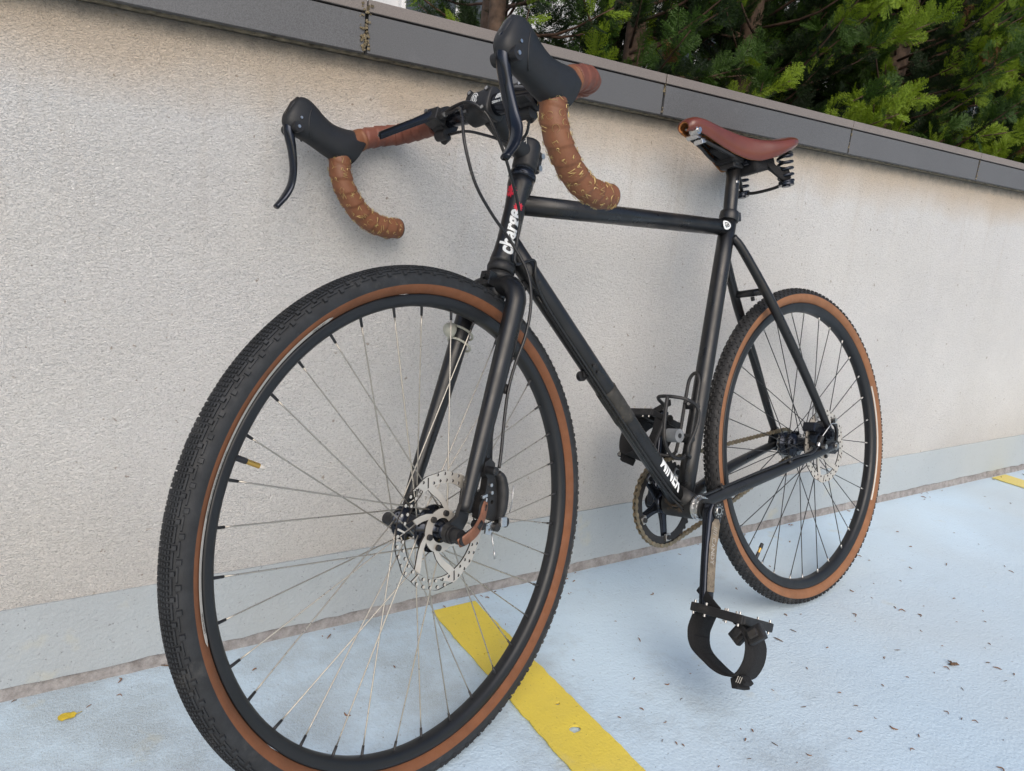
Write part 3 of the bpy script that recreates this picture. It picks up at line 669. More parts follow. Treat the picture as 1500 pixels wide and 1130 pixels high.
b = MB(); b.cyl(B(.0050, .070, .058), B(.0050, .080, .058), .0050, 6); b.cyl(B(-.001, .078, .0475), B(.014, .078, .052), .0022, 8); b.cyl(B(.054, .073, .006), B(.054, .082, .006), .0055, 6); b.build('bolt', M['steel'], rc)
b = MB(); b.cyl(B(.070, .075, .016), B(.060, .077, .028), .0058, 14, 0, .0046); b.build('cable_stop', M['matte'], rc)
b = MB(); b.cyl(B(.0745, .075, .009), B(.070, .075, .016), .0034, 12); b.build('ferrule', M['silver'], rc)
b = MB(); p = spline([B(.060, .077, .028), B(.044, .082, .044), B(.030, .083, .052), B(.002, .080, .050)], 6); b.tube(p, .0011, 6); b.build('brake_wire', M['silver'], rc)

# ------------------------------------------------------------------ handlebar, stem, levers
hb_ = steer('handlebar')
barpts = [(.068, 0, .605), (.068, .05, .605), (.066, .10, .603), (.066, .150, .602), (.073, .185, .597), (.095, .200, .584), (.125, .205, .562), (.147, .206, .535), (.147, .207, .504), (.125, .208, .474), (.082, .209, .4520), (.040, .210, .4525), (.010, .210, .4640)]
def tape_tube(pts, r0, pitch, mats, name, parent, end_cap=True, dense=.0016, lump=.0, r_end=None):
    P = spline(pts, 24); L = [0]
    for i in range(1, len(P)): L.append(L[-1] + (P[i] - P[i - 1]).length)
    m = int(L[-1] / dense); Q = []; j = 0
    for i in range(m + 1):
        d = L[-1] * i / m
        while j < len(L) - 2 and L[j + 1] < d: j += 1
        f = (d - L[j]) / max(1e-9, L[j + 1] - L[j]); Q.append(P[j].lerp(P[j + 1], f))
    n = 36; rs = []; u = Vector((1, 0, 0)); FR = []
    for i in range(m + 1):
        t = (Q[min(m, i + 1)] - Q[max(0, i - 1)]).normalized(); u = (u - t * u.dot(t)).normalized(); w = t.cross(u); d = L[-1] * i / m; ring = []
        for k in range(n):
            a = 2 * PI * k / n; ph = (d / pitch + k / n) % 1.0
            rr_ = r0 * (1 + lump * math.sin(d * 95) * .5) + .0017 * ph - (.0012 if ph > .94 else 0) + .0005 * noise.noise((d * 60, math.cos(a) * 1.5, math.sin(a) * 1.5))
            ring.append(Q[i] + (u * math.cos(a) + w * math.sin(a)) * rr_)
        rs.append(ring); FR.append((Q[i], u.copy(), w.copy()))
    b = MB(); b.rings(rs, 0, True); o = b.build(name, mats, parent); return o, FR, L[-1], r0
def glyph_strokes(rnd):
    k = rnd.random(); out = []
    def pl(n, s=.0042): 
        x, y = rnd.uniform(-s, s), rnd.uniform(-s, s); q = [(x, y)]
        for _ in range(n): x = rnd.uniform(-s, s); y = rnd.uniform(-s, s); q.append((x, y))
        return q
    if k < .22: r = rnd.uniform(.002, .0042); a0 = rnd.uniform(0, 6); out.append([(r * math.cos(a0 + t), r * math.sin(a0 + t)) for t in [i * rnd.uniform(.42, .5) for i in range(13)]])
    elif k < .42: s = .0042; out.append([(-s, -s), (-s * .5, s), (0, -s), (s * .5, s), (s, -s)])
    elif k < .6: s = .004; out += [[(-s, 0), (s, 0)], [(0, -s), (0, s)], [(-s * .7, -s * .7), (s * .7, s * .7)]]
    elif k < .75: out += [[(-.004, -.004), (-.004, .004)], [(-.0005, -.004), (-.0005, .003), (.003, .004)]]
    elif k < .88: out += [pl(3), pl(1)]
    else: r = .0016; out += [[(r * math.cos(t * .5), r * math.sin(t * .5)) for t in range(13)], [(.0016, 0), (.005, -.003)]]
    return out
def doodles(FR, L, r0, d0, parent, seed):
    rnd = random.Random(seed); b = MB(); m = len(FR) - 1
    def pt(d, a, out=.0024):
        x = max(0, min(1, d / L)) * m; i = int(min(x, m - 1)); f = x - i
        c = FR[i][0].lerp(FR[i + 1][0], f); u = FR[i][1].lerp(FR[i + 1][1], f); w = FR[i][2].lerp(FR[i + 1][2], f); return c + (u * math.cos(a) + w * math.sin(a)) * (r0 + out)
    d = d0
    while d < L - .006:
        for k in range(9):
            a = 2 * PI * (k + rnd.random() * .5) / 9; dd_ = d + rnd.uniform(-.003, .003); ro = rnd.uniform(-.6, .6) + (PI / 2 if rnd.random() < .3 else 0); sc = rnd.uniform(.75, 1.15)
            if rnd.random() < .12: continue
            for st in glyph_strokes(rnd):
                q = []
                for i in range(len(st) - 1):
                    for j in range(3): f = j / 3; q.append((st[i][0] * (1 - f) + st[i + 1][0] * f, st[i][1] * (1 - f) + st[i + 1][1] * f))
                q.append(st[-1]); P = []
                for x, y in q: X, Y = x * math.cos(ro) - y * math.sin(ro), x * math.sin(ro) + y * math.cos(ro); P.append(pt(dd_ + X * sc, a + Y * sc / r0))
                C = [pt(dd_, a, 0)] * len(P); vs = []; wd = .00032
                for i in range(len(P)):
                    t = (P[min(len(P) - 1, i + 1)] - P[max(0, i - 1)]).normalized(); nn = (P[i] - C[i]).normalized(); sd_ = t.cross(nn).normalized(); vs += [P[i] - sd_ * wd, P[i] + sd_ * wd]
                b.add(vs, [(2 * i, 2 * i + 1, 2 * i + 3, 2 * i + 2) for i in range(len(P) - 1)], 0, False)
        d += .0125
    return b.build('pen_drawing', M['gold'], parent, kind='stuff')
b = MB(); P = spline([(a, -l, q) for a, l, q in barpts[3:0:-1]] + barpts[:4], 6); b.tube(P, [.0158 - .0034 * min(1, max(0, (abs(p.y) - .045) / .03)) for p in P], 28); b.build('bar', M['gloss'], hb_)
for sg in (1, -1):
    bp = [(a, sg * l, q) for a, l, q in barpts]
    top = [F(*bp[k]) for k in (2, 3, 4, 5, 6)]; top[0] = F(bp[2][0], sg * .108, bp[2][2])
    tape_tube(top, .0152, .020, M['tape1'], 'bar_tape', hb_)
    low = [F(*bp[k]) for k in (6, 7, 8, 9, 10, 11, 12)]
    o, FR, L, r0 = tape_tube(low, .0160, .021, M['tape2'], 'bar_tape', hb_)
    o['label'] = 'tan lower bar tape covered in gold pen drawings'
    doodles(FR, L, r0, .034, o, 3 + sg)
    e, d_ = FR[-1][0], (FR[-1][0] - FR[-4][0]).normalized()
    b = MB(); b.cyl(e, e + d_ * .0022, .0162, 28); b.cyl(e + d_ * .0022, e + d_ * .0034, .0125, 24); b.build('bar_plug', M['foil'] if sg > 0 else M['matte'], hb_, bevel=.0006)
    if sg > 0:                                              # foil patch where the tape has torn
        b = MB(); i0 = int(.020 / L * (len(FR) - 1)); vs = []
        for i in range(9):
            c, u, w = FR[min(len(FR) - 1, i0 + i)]
            for k in range(8): a = math.radians(20 + 12 * k) + .05 * i; vs.append(c + (u * math.cos(a) + w * math.sin(a)) * (r0 + .0026 + .0006 * math.sin(k * 2.1 + i)))
        b.add(vs, [(i * 8 + k, i * 8 + k + 1, (i + 1) * 8 + k + 1, (i + 1) * 8 + k) for i in range(8) for k in range(7) if k < 7 - abs(i - 4)], 0, False); b.build('torn_foil', M['foil'], hb_)
    # brake lever hood
    h = empty('brake_lever', hb_)
    ly = lambda q: sg * q
    st = [(.126, .2055, .541, .0300, .0170), (.136, .2060, .540, .0310, .0185), (.150, .2065, .5365, .0300, .0195), (.168, .2065, .5330, .0265, .0190), (.186, .2065, .5315, .0240, .0178), (.204, .2065, .5330, .0250, .0172), (.220, .2065, .5350, .0285, .0170), (.234, .2065, .5370, .0300, .0162), (.244, .2065, .5390, .0265, .0140), (.2495, .2065, .5405, .0190, .0105), (.2512, .2065, .5410, .0080, .0050)]
    P = [Vector(v) for v in spline([(a, l, c) for a, l, c, _, _ in st], 4)]; rad = [tuple(x) for x in spline([(h1, w1, 0) for _, _, _, h1, w1 in st], 4)]
    rs = []; n = 32
    for i, c in enumerate(P):
        ring = []; hh, ww = rad[i][0], rad[i][1]; lean = .30
        for k in range(n):
            a = 2 * PI * k / n; ca, sa = math.cos(a), math.sin(a); e = .86
            z = hh * abs(ca) ** e * (1 if ca > 0 else -1); y = ww * abs(sa) ** e * (1 if sa > 0 else -1) * (1 - .12 * (z / hh))
            ring.append(F(c.x - z * lean * .9, sg * c.y + y, c.z + z))
        rs.append(ring)
    b = MB(); b.rings(rs); b.build('hood', M['hood'], h)
    # moulded line, front pivot block, dark slot, pins
    b = MB(); q = []
    for k in range(25):
        a = -PI * .80 + 1.6 * PI * k / 24 + PI / 2; c = F(.231, sg * .2065, .537); z = .0265 * math.cos(a - PI / 2); 
        q.append(F(.2345 - .012 * math.cos(a - PI / 2) * .3 - z * .27, sg * (.2065 + .0168), .537 + z))
    for sy in (1, -1):
        b.tube(spline([F(.212, sg * .2065 + sy * .0120, .510), F(.221, sg * .2065 + sy * .0160, .520), F(.2255, sg * .2065 + sy * .0164, .535), F(.2250, sg * .2065 + sy * .0148, .549), F(.2220, sg * .2065 + sy * .0095, .557)], 4), .0011, 6)
    b.build('moulded_rib', M['hood'], h)
    b = MB(); b.tube([F(.2425, sg * .2065, .560), F(.2475, sg * .2065, .548), F(.2500, sg * .2065, .535), F(.2450, sg * .2065, .520)], [(.003, .0045), (.004, .0065), (.004, .0070), (.003, .006)], 14, up=(1, 0, 0)); b.build('lever_slot', M['nipb'], h)
    b = MB()
    for sy in (1, -1): b.cyl(F(.2375, sg * .2065 + sy * .009, .5140), F(.2375, sg * .2065 + sy * .0178, .5140), .0078, 18)
    b.build('pivot_boss', M['matte'], h, bevel=.0008)
    for sy in (1, -1):
        for z_, y0_, r_ in ((.5140, .0175, .0024), (.5285, .0164, .0020)):
            b = MB(); b.cyl(F(.2375, sg * .2065 + sy * y0_, z_), F(.2375, sg * .2065 + sy * (y0_ + .0013), z_), r_, 12); b.build('pivot_pin', M['silver'], h)
    p = spline([F(.2440, sg * .2065, .545), F(.2470, sg * .2065, .530), F(.2420, sg * .2065, .508), F(.2285, sg * .2070, .484), F(.2160, sg * .2110, .460), F(.2095, sg * .2175, .440), F(.2120, sg * .2210, .420), F(.2200, sg * .2215, .400)], 8)
    b = MB(); rad = lerps([(.0036, .0064), (.0072, .0082), (.0074, .0088), (.0056, .0084), (.0046, .0084), (.0044, .0092), (.0046, .0088), (.0040, .0062)], len(p)); b.tube(p, rad, 20, up=(1, 0, 0))
    b.build('lever_blade', M['gloss'], h)
    # cross-top lever
    x = empty('cross_top_lever', hb_)
    b = MB(); b.cyl(F(.0665, sg * .076, .6035), F(.0662, sg * .098, .6035), .0205, 28); b.box(F(.088, sg * .084, .596), (.022, .030, .020)); b.cyl(F(.091, sg * .060, .594), F(.091, sg * .075, .594), .0060, 16); b.cyl(F(.066, sg * .094, .579), F(.066, sg * .074, .579), .008, 14); b.cyl(F(.054, sg * .086, .584), F(.060, sg * .086, .574), .007, 14); b.build('clamp', M['matte'], x, bevel=.0015)
    b = MB(); b.cyl(F(.0995, sg * .093, .602), F(.1015, sg * .093, .602), .003, 10); b.cyl(F(.0990, sg * .093, .590), F(.1010, sg * .093, .590), .003, 10); b.cyl(F(.091, sg * .056, .594), F(.091, sg * .060, .594), .0038, 12); b.build('clamp_screw', M['silver'], x)
    p = spline([F(.0960, sg * .080, .5950), F(.1040, sg * .110, .5840), F(.1110, sg * .140, .5745), F(.1180, sg * .168, .5650)], 6)
    b = MB(); b.tube(p, lerps([(.0030, .0080), (.0030, .0068), (.0030, .0066), (.0030, .0066)], len(p)), 14, up=(.94, 0, -.35)); b.build('lever_blade', M['gloss'], x, bevel=.0005)
    b = MB(); e = p[-1]; b.cyl(e, e + Vector((0, sg * .0012, -.0004)), .0030, 12); b.build('blade_end', M['silver'], x)
# stem
sm = steer('stem')
b = MB(); b.tube([F(-.0395, 0, .5635), F(-.0395, 0, .567), F(-.0395, 0, .590), F(-.0395, 0, .606), F(-.0395, 0, .612)], [.0185, .0196, .0196, .0190, .0160], 30)
b.tube(spline([F(-.030, 0, .588), F(-.005, 0, .592), F(.025, 0, .598), F(.052, 0, .604)], 5), [(.0155, .0155)] * 10 + [(.0165, .0185)] * 6, 28, up=(0, 0, 1))
b.build('stem_body', M['matte'], sm)
b = MB(); b.box(F(-.060, 0, .588), (.016, .018, .036)); b.build('steerer_clamp', M['matte'], sm, bevel=.003)
b = MB()
for q in (.577, .598): b.cyl(F(-.0625, .006, q), F(-.0625, .0135, q), .0046, 14)
b.build('clamp_bolt', M['steel'], sm)
# face plate: four-lobed
b = MB(); n = 9; rs = []
for k in range(n):
    y = -.0245 + .049 * k / (n - 1); hz = .0235 - .0060 * math.cos((y / .0245) * PI / 2) ** 2; dx = .0185 + .0035 * math.cos(y / .0245 * PI / 2); ring = []
    for j in range(24):
        a = 2 * PI * j / 24; ca, sa = math.cos(a), math.sin(a); ring.append(F(.0700 + dx * abs(ca) ** .6 * (1 if ca > 0 else -1), y, .6055 + hz * abs(sa) ** .6 * (1 if sa > 0 else -1)))
    rs.append(ring)
b.rings(rs); b.build('face_plate', M['matte'], sm, bevel=.002)
for y in (-.017, .017):
    for z in (.5900, .6205): b = MB(); b.cyl(F(.080, y, z), F(.0900, y, z), .0046, 16); b.build('bolt_boss', M['matte'], sm, bevel=.0008)
b = MB()
for y in (-.017, .017):
    for z in (.5900, .6205): b.cyl(F(.0896, y, z), F(.0908, y, z), .0030, 6)
b.build('face_bolt', M['steel'], sm)
def on_face(x, y): return F(.0932 - .0035 * (x / .02) ** 2, x, .6055 + y)
b = MB()
for r0_, r1_, a0_, a1_ in ((.0088, .0078, .3, 5.9), (.0058, .0048, -1.5, 3.6)):
    vs = []; n = 28
    for i in range(n + 1): a = a0_ + (a1_ - a0_) * i / n; vs += [on_face(r1_ * math.cos(a) * .8, r1_ * math.sin(a)), on_face(r0_ * math.cos(a) * .8, r0_ * math.sin(a))]
    b.add(vs, [(2 * i, 2 * i + 1, 2 * i + 3, 2 * i + 2) for i in range(n)], 0, False)
for x in (-.002, .0015): b.add([on_face(x - .0006, -.004), on_face(x + .0006, -.004), on_face(x + .0006, .004), on_face(x - .0006, .004)], [(0, 1, 2, 3)], 0, False)
b.build('emblem', M['white'], sm)
def on_bar(x, y, l0): a = y / .0158 - .15; return F(.068 + math.cos(a) * .0163, l0 + x, .605 + math.sin(a) * .0163)
text_mesh('EQUAL TFT', .0075, lambda x, y: on_bar(x, y, -.052), 'bar_print', M['white'], sm, cuts=.003, sx=.8, weight=.0001)
text_mesh('////', .010, lambda x, y: on_bar(x, y + .004, .040), 'bar_print', M['white'], sm, cuts=.003, weight=.0004)
text_mesh('DESIGN IN TAIWAN', .0042, lambda x, y: on_bar(x, y - .004, .043), 'bar_print', M['white'], sm, cuts=.003, sx=.8, weight=.0001)
text_mesh('KORE', .014, lambda x, y: F(.0 + x * .95, .0160 + .0004, .5965 + y), 'stem_print', M['print'], sm, cuts=.01, shear=.3)

# ------------------------------------------------------------------ cables
cb = empty('brake_cables', bike)
TS = MSL; 
def SP(p, l, q): return TS @ F(p, l, q)
def hose(pts, r=.0024, name='brake_cable', n=8, k=10):
    b = MB(); b.tube(spline(pts, k), r, n); return b.build(name, M['hose'], cb)
hose([SP(.091, -.060, .594), SP(.094, -.035, .594), SP(.105, -.012, .585), SP(.112, .006, .565), SP(.106, .020, .520), SP(.078, .028, .475), SP(.040, .034, .447), SP(.000, .044, .422), SP(-.030, .060, .388), SP(-.046, .066, .350), SP(-.050, .068, .300), SP(-.0465, .063, .250), SP(-.0470, .060, .212), SP(-.0520, .060, .170), SP(-.058, .062, .125), SP(-.060, .063, .100)])
hose([SP(.091, -.061, .5965), SP(.097, -.03, .599), SP(.098, .000, .596), SP(.080, .020, .583), SP(.050, .030, .552), SP(.022, .034, .520), Hd(.480, math.radians(80), .0215) + Vector((.004, .006, 0)), Hd(.440, math.radians(92), .024), Hd(.405, math.radians(104), .026), at_down(.075, math.radians(10), .0245), at_down(.118, math.radians(-28), .0225), at_down(.20, math.radians(-50), .0210), at_down(.43, math.radians(-52), .0205), at_down(.62, math.radians(-52), .0215), at_down(.85, math.radians(-50), .0210), at_down(.97, math.radians(-30), .0215), B(.425, .030, -.042), B(.400, .036, -.041), B(.340, .038, -.034), B(.22, .060, -.013), B(.14, .068, -.004), B(.10, .074, -.002), B(.0745, .075, .009)])
hose([at_down(.16, math.radians(-62), .0200), at_down(.43, math.radians(-66), .0200), at_down(.62, math.radians(-64), .0212), at_down(.90, math.radians(-62), .0205), B(.452, .018, -.066)], .0020)
hose([SP(.060, .086, .574), SP(.045, .070, .560), SP(.040, .04, .556), SP(.052, .01, .566), SP(.066, -.03, .575), SP(.064, -.072, .579)], .0022)
b = MB()
for p in (B(.36, .037, -.036), B(.17, .066, -.011)):
    b.tube([p + Vector((.004, 0, 0)), p - Vector((.004, 0, 0))], .0042, 10); b.cyl(p, p + Vector((0, 0, .008)), .0014, 6)
b.build('cable_tie', M['matte'], cb)

# ------------------------------------------------------------------ saddle and seat post
sp_ = empty('seat_post', bike)
b = MB(); q0 = ST1; q1 = B(.2085, 0, .600); b.tube([q0.lerp(q1, -.1), q0, q0.lerp(q1, .5), q1], .0137, 28); b.build('post', M['black'], sp_)
b = MB(); b.tube([B(.224, -.020, .606), B(.224, .020, .606)], .0125, 20); b.box(B(.218, 0, .607), (.050, .040, .012), Matrix.Rotation(.05, 3, 'Y')); b.box(B(.218, 0, .594), (.034, .034, .010)); b.build('post_clamp', M['matte'], sp_, bevel=.002)
b = MB(); b.cyl(B(.200, .016, .603), B(.200, .030, .603), .0105, 20); b.build('clamp_bolt', M['gloss'], sp_, bevel=.001)
b = MB(); 
for i in range(3): b.tube([q0.lerp(q1, .60 + .012 * i) + Vector((.006, .0125, 0)), q0.lerp(q1, .60 + .012 * i) + Vector((-.003, .0137, .0006 * i))], .0008, 5)
b.build('post_mark', M['silver'], sp_)
sd_ = empty('saddle', bike)
ns, nu = 44, 33
S0 = [.364, .358, .345, .325, .300, .270, .240, .210, .185, .160, .135, .112, .095, .088]
HW = [.009, .0165, .0205, .0220, .0235, .0265, .0320, .0410, .0510, .0620, .0710, .0755, .0730, .0660]
ZT = [.6590, .6650, .6690, .6680, .6635, .6570, .6505, .6455, .6430, .6430, .6460, .6520, .6565, .6560]
DP = [.008, .012, .0160, .0205, .0245, .0290, .0330, .0360, .0340, .0270, .0190, .0130, .0100, .0080]
def samp(arr, f): x = f * (len(arr) - 1); k = min(int(x), len(arr) - 2); return spline([(v, 0, 0) for v in arr[max(0, k - 1):k + 3]], 8)[int((x - k) * 8) + (8 if k > 0 else 0)].x if False else arr[k] * (1 - (x - k)) + arr[k + 1] * (x - k)
def sad(f, u, off=0):
    s, w, z, dp = samp(S0, f), samp(HW, f), samp(ZT, f), samp(DP, f); a = u * 1.0; au = abs(a); sg = 1 if a >= 0 else -1
    # top half is a crowned arc, the rest drops as the side skirt
    if au < .55: t = au / .55; y = w * math.sin(t * PI / 2 * .92); zz = z - .014 * (w / .075 * .5 + .5) * (1 - math.cos(t * PI / 2 * .92)) * 1.0
    else:
        t = (au - .55) / .45; y = w * math.sin(PI / 2 * .92) + w * .04 * math.sin(t * PI) + t * (.010 * (1 - w / .08)) * 0 - t * t * .006; zz = z - .014 * (w / .075 * .5 + .5) * (1 - math.cos(PI / 2 * .92)) - dp * t
        
    return Vector((s, sg * y, zz + RR - off))
b = MB(); vs = []; th = .0045
for i in range(ns + 1):
    for j in range(nu): vs.append(sad(i / ns, -1 + 2 * j / (nu - 1)))
fs = [(i * nu + j, i * nu + j + 1, (i + 1) * nu + j + 1, (i + 1) * nu + j) for i in range(ns) for j in range(nu - 1)]
b.add(vs, fs, 0, True); o = b.build('leather_cover', [M['leather'], M['suede'], M['suede']], sd_)
m_ = o.modifiers.new('thickness', 'SOLIDIFY'); m_.thickness = .0042; m_.offset = 1; m_.material_offset = 1; m_.material_offset_rim = 2
m2 = o.modifiers.new('smooth', 'SUBSURF'); m2.levels = 1; m2.render_levels = 1
# nose block, rivets
b = MB(); b.cyl(B(.3475, .004, .644), B(.3475, .0205, .644), .0078, 18); b.cyl(B(.3475, .0205, .644), B(.3475, .0245, .644), .0050, 6); b.cyl(B(.335, -.014, .640), B(.335, .012, .640), .0070, 18); b.box(B(.322, .003, .630), (.014, .020, .010), Matrix.Rotation(.3, 3, 'Y')); b.build('nose_bolt', M['silver'], sd_, bevel=.0015)
b = MB()
for s, y, z in ((.332, .0195, .6600), (.332, -.0195, .6600)): b.tube([B(s, y, z - .004), B(s, y + (.0018 if y > 0 else -.0018), z + .0022)], [.0046, .0034], 12)
for y in (.062, .031, 0, -.031, -.062): z = .6570 - .010 * (y / .062) ** 2; b.cyl(B(.097, y, z - .003), B(.0965, y, z + .0016), .0048, 14, 0, .0038)
b.build('rivet', M['silver'], sd_)
b = MB()
for sg in (1, -1):
    b.tube(spline([B(.335, sg * .008, .636), B(.300, sg * .012, .626), B(.260, sg * .020, .612), B(.225, sg * .022, .606), B(.180, sg * .024, .604), B(.140, sg * .036, .590), B(.112, sg * .050, .566)], 6), .0036, 10)
    b.tube(spline([B(.330, sg * .012, .644), B(.295, sg * .016, .640), B(.255, sg * .022, .627), B(.220, sg * .025, .617), B(.170, sg * .030, .618), B(.120, sg * .048, .640)], 6), .0034, 10)
b.tube(spline([B(.112, .050, .563), B(.104, .03, .558), B(.102, 0, .557), B(.104, -.03, .558), B(.112, -.050, .563)], 6), .0034, 10)
b.build('rail', M['matte'], sd_)
for sg in (1, -1):
    b = MB(); turns = 4.6; P = []
    for i in range(int(turns * 18) + 1): t = i / 18; a = t * 2 * PI; P.append(B(.108 + .0140 * math.cos(a), sg * .053 + .0140 * math.sin(a), 0.560 + .0128 * t))
    b.tube(P, .0032, 8); b.cyl(B(.108, sg * .053, .555), B(.108, sg * .053, .563), .0155, 20); b.cyl(B(.108, sg * .053, .552), B(.108, sg * .053, .556), .0085, 12); b.build('coil_spring', M['gloss'], sd_)
b = MB(); p = [B(.100, y, .628 - .1 * abs(y)) for y in (-.062, -.03, 0, .03, .062)]; b.tube(spline(p, 5), [(.004, .0085)] * 21, 12, up=(0, 0, 1)); b.build('rear_plate', M['matte'], sd_)
b = MB(); b.box(B(.160, .004, .602), (.074, .074, .034), Matrix.Rotation(.22, 3, 'Y')); b.box(B(.250, .006, .618), (.060, .030, .020), Matrix.Rotation(-.30, 3, 'Y')); b.box(B(.215, 0, .613), (.06, .05, .03)); b.build('padding_wrap', M['web'], sd_, bevel=.006)
b = MB(); b.tube(spline([B(.150, .036, .612), B(.140, .046, .590), B(.122, .056, .574), B(.108, .062, .578)], 5), [(.0015, .011)] * 16, 10, up=(0, 1, 0)); b.build('strap', M['web'], sd_)

# ------------------------------------------------------------------ cranks, chain, pedals
dr = empty('drivetrain', bike)
b = MB(); b.cyl(B(.432, .0345, -.063), B(.432, .0380, -.063), .0232, 32); b.cyl(B(.432, .0380, -.063), B(.432, .0475, -.063), .0205, 32)
for k in range(16): a = 2 * PI * k / 16; b.box(B(.432 + .0207 * math.cos(a), .0425, -.063 + .0207 * math.sin(a)), (.0022, .0085, .0048), Matrix.Rotation(-a, 3, 'Y'))
b.build('bearing_cup', M['silver'], dr)
b = MB(); b.cyl(B(.432, .0475, -.063), B(.432, .054, -.063), .0185, 28); b.build('bearing_seal', M['matte'], dr)
CRD = Vector((.055, 0, -.160)).normalized()
def crank(sg, name_label=None):
    c = empty('crank_arm', dr)
    d = CRD * sg; o0 = B(.432, sg * .0665, -.063); 
    n = 13; path = []; rad = []
    for i in range(n):
        f = i / (n - 1); x = -.010 + f * .192; y = sg * (.000 + .018 * f ** 1.5)
        path.append(o0 + d * x + LV * y); w = .0200 - .0050 * math.sin(min(1, f * 2.2) * PI / 2) - (.0025 * max(0, f - .5)); t = .0125 - .0045 * min(1, f * 2.5)
        if i == 0: w *= .75
        if i == n - 1: w *= .80
        rad.append((t, w))
    b = MB(); up = LV; m = 28; rs = []
    wv = d.cross(LV).normalized()
    for i in range(n):
        ring = []
        for k in range(m):
            a = 2 * PI * k / m; ca, sa = math.cos(a), math.sin(a); ring.append(path[i] + LV * rad[i][0] * abs(ca) ** .55 * (1 if ca > 0 else -1) + wv * rad[i][1] * abs(sa) ** .55 * (1 if sa > 0 else -1))
        rs.append(ring)
    b.rings(rs); b.build('arm', M['gloss'], c, bevel=.0012)
    if sg > 0:
        b = MB(); vs = []
        for i in range(15):
            f = .13 + .66 * i / 14; x = -.010 + f * .192; y = .018 * f ** 1.5; t = .0125 - .0045 * min(1, f * 2.5); wi = .0125 - .002 * f
            if i == 0: wi *= .5
            e0 = wi * (1 + .12 * noise.noise((i * .9, 0, 0))); e1 = wi * (.95 + .15 * noise.noise((i * .9, 5, 0)))
            cc = o0 + d * x + LV * (y + t + .0005); vs += [cc - wv * e0, cc + wv * e1]
        b.add(vs, [(2 * i, 2 * i + 1, 2 * i + 3, 2 * i + 2) for i in range(14)], 0, False); b.build('worn_face', M['worn'], c)
        text_mesh('//// CANDY', .015, lambda x, y: (lambda xx: o0 + d * xx + LV * (.018 * ((xx + .01) / .192) ** 1.5 + .0125 - .0045 * min(1, (xx + .01) / .192 * 2.5) + .0011) - wv * (y - .001))(.062 + x), 'arm_print', M['print'], c, cuts=.006, sx=.9)
    b = MB(); e = o0 + LV * sg * .0125; b.cyl(e, e + LV * sg * .0016, .0150, 28); b.build('crank_cap', M['matte'], c, bevel=.0005)
    b = MB()
    for k in range(10): a = 2 * PI * k / 10; b.cyl(e + Vector((.0108 * math.cos(a), sg * .0016, .0108 * math.sin(a))), e + Vector((.0108 * math.cos(a), sg * .0026, .0108 * math.sin(a))), .0017, 8)
    b.lathe([(.0050, sg * .0030), (.0078, sg * .0030), (.0078, sg * .0010)], 20, c=e); b.build('bolt_ring', M['steel'], c)
crank(1); crank(-1)
# chain ring and spider
cx, cz, cy = .432, -.063, -.0450
holes = [circ(cx, cz, .0640, 60)]
gear(cx, cz, cy, .0815, 40, holes, .0026, RR).build('chainring', M['matte'], dr)
b = MB()
for k in range(5):
    a = math.radians(125 + 72 * k) ; e = Vector((math.cos(a), 0, math.sin(a))); c = B(cx, cy - .006, cz)
    p = spline([c + e * .010, c + e * .035, c + e * .064], 4); b.tube(p, lerps([(.006, .013), (.005, .009), (.0035, .009)], len(p)), 14, up=(0, 1, 0))
b.lathe([(.005, .008), (.020, .008), (.022, .004), (.022, -.006), (.010, -.010)], 24, c=B(cx, cy - .004, cz)); b.build('spider', M['gloss'], dr)
for k in range(5):
    a = math.radians(125 + 72 * k); e = Vector((math.cos(a), 0, math.sin(a))); c = B(cx, cy, cz) + e * .0665
    b = MB(); b.box(c + LV * .0030, (.014, .005, .014), Matrix.Rotation(-a, 3, 'Y')); b.build('ring_tab', M['steel'], dr, bevel=.001)
    b = MB(); b.cyl(c + LV * .0050, c + LV * .0078, .0048, 14); b.build('ring_bolt', M['matte'], dr, bevel=.0006)
# chain: alternate outer and inner links along the loop
ch = empty('chain', dr)
r1, r2 = .0815, .0330; d12 = Vector((cx, 0, cz)); D = d12.length; base = math.atan2(cz, cx); off = math.asin((r1 - r2) / D)
def chain_path():
    pts = []
    au = base + PI / 2 + off; al = base - PI / 2 - off
    # upper run: from sprocket to ring; then round the ring forwards; lower run back; round the sprocket
    for k in range(30): f = k / 30; p = Vector((r2 * math.cos(au), r2 * math.sin(au))); q = Vector((cx + r1 * math.cos(au), cz + r1 * math.sin(au))); pts.append(p.lerp(q, f))
    n = 60
    for k in range(n): a = au + (al - au) * k / n; pts.append(Vector((cx + r1 * math.cos(a), cz + r1 * math.sin(a))))
    for k in range(30): f = k / 30; p = Vector((cx + r1 * math.cos(al), cz + r1 * math.sin(al))); q = Vector((r2 * math.cos(al), r2 * math.sin(al))); v = p.lerp(q, f); pts.append(v + Vector((0, -.006 * math.sin(f * PI))))
    n = 24
    for k in range(n): a = al - (2 * PI - (au - al)) * k / n; pts.append(Vector((r2 * math.cos(a), r2 * math.sin(a))))
    return pts
cpn = chain_path(); LL = [0]
for i in range(len(cpn)): LL.append(LL[-1] + (cpn[(i + 1) % len(cpn)] - cpn[i]).length)
nl = int(LL[-1] / .0127 / 2) * 2; pit = LL[-1] / nl
def cpt(d):
    d %= LL[-1]; import bisect
    i = bisect.bisect_right(LL, d) - 1; f = (d - LL[i]) / (LL[i + 1] - LL[i]); return cpn[i].lerp(cpn[(i + 1) % len(cpn)], f)
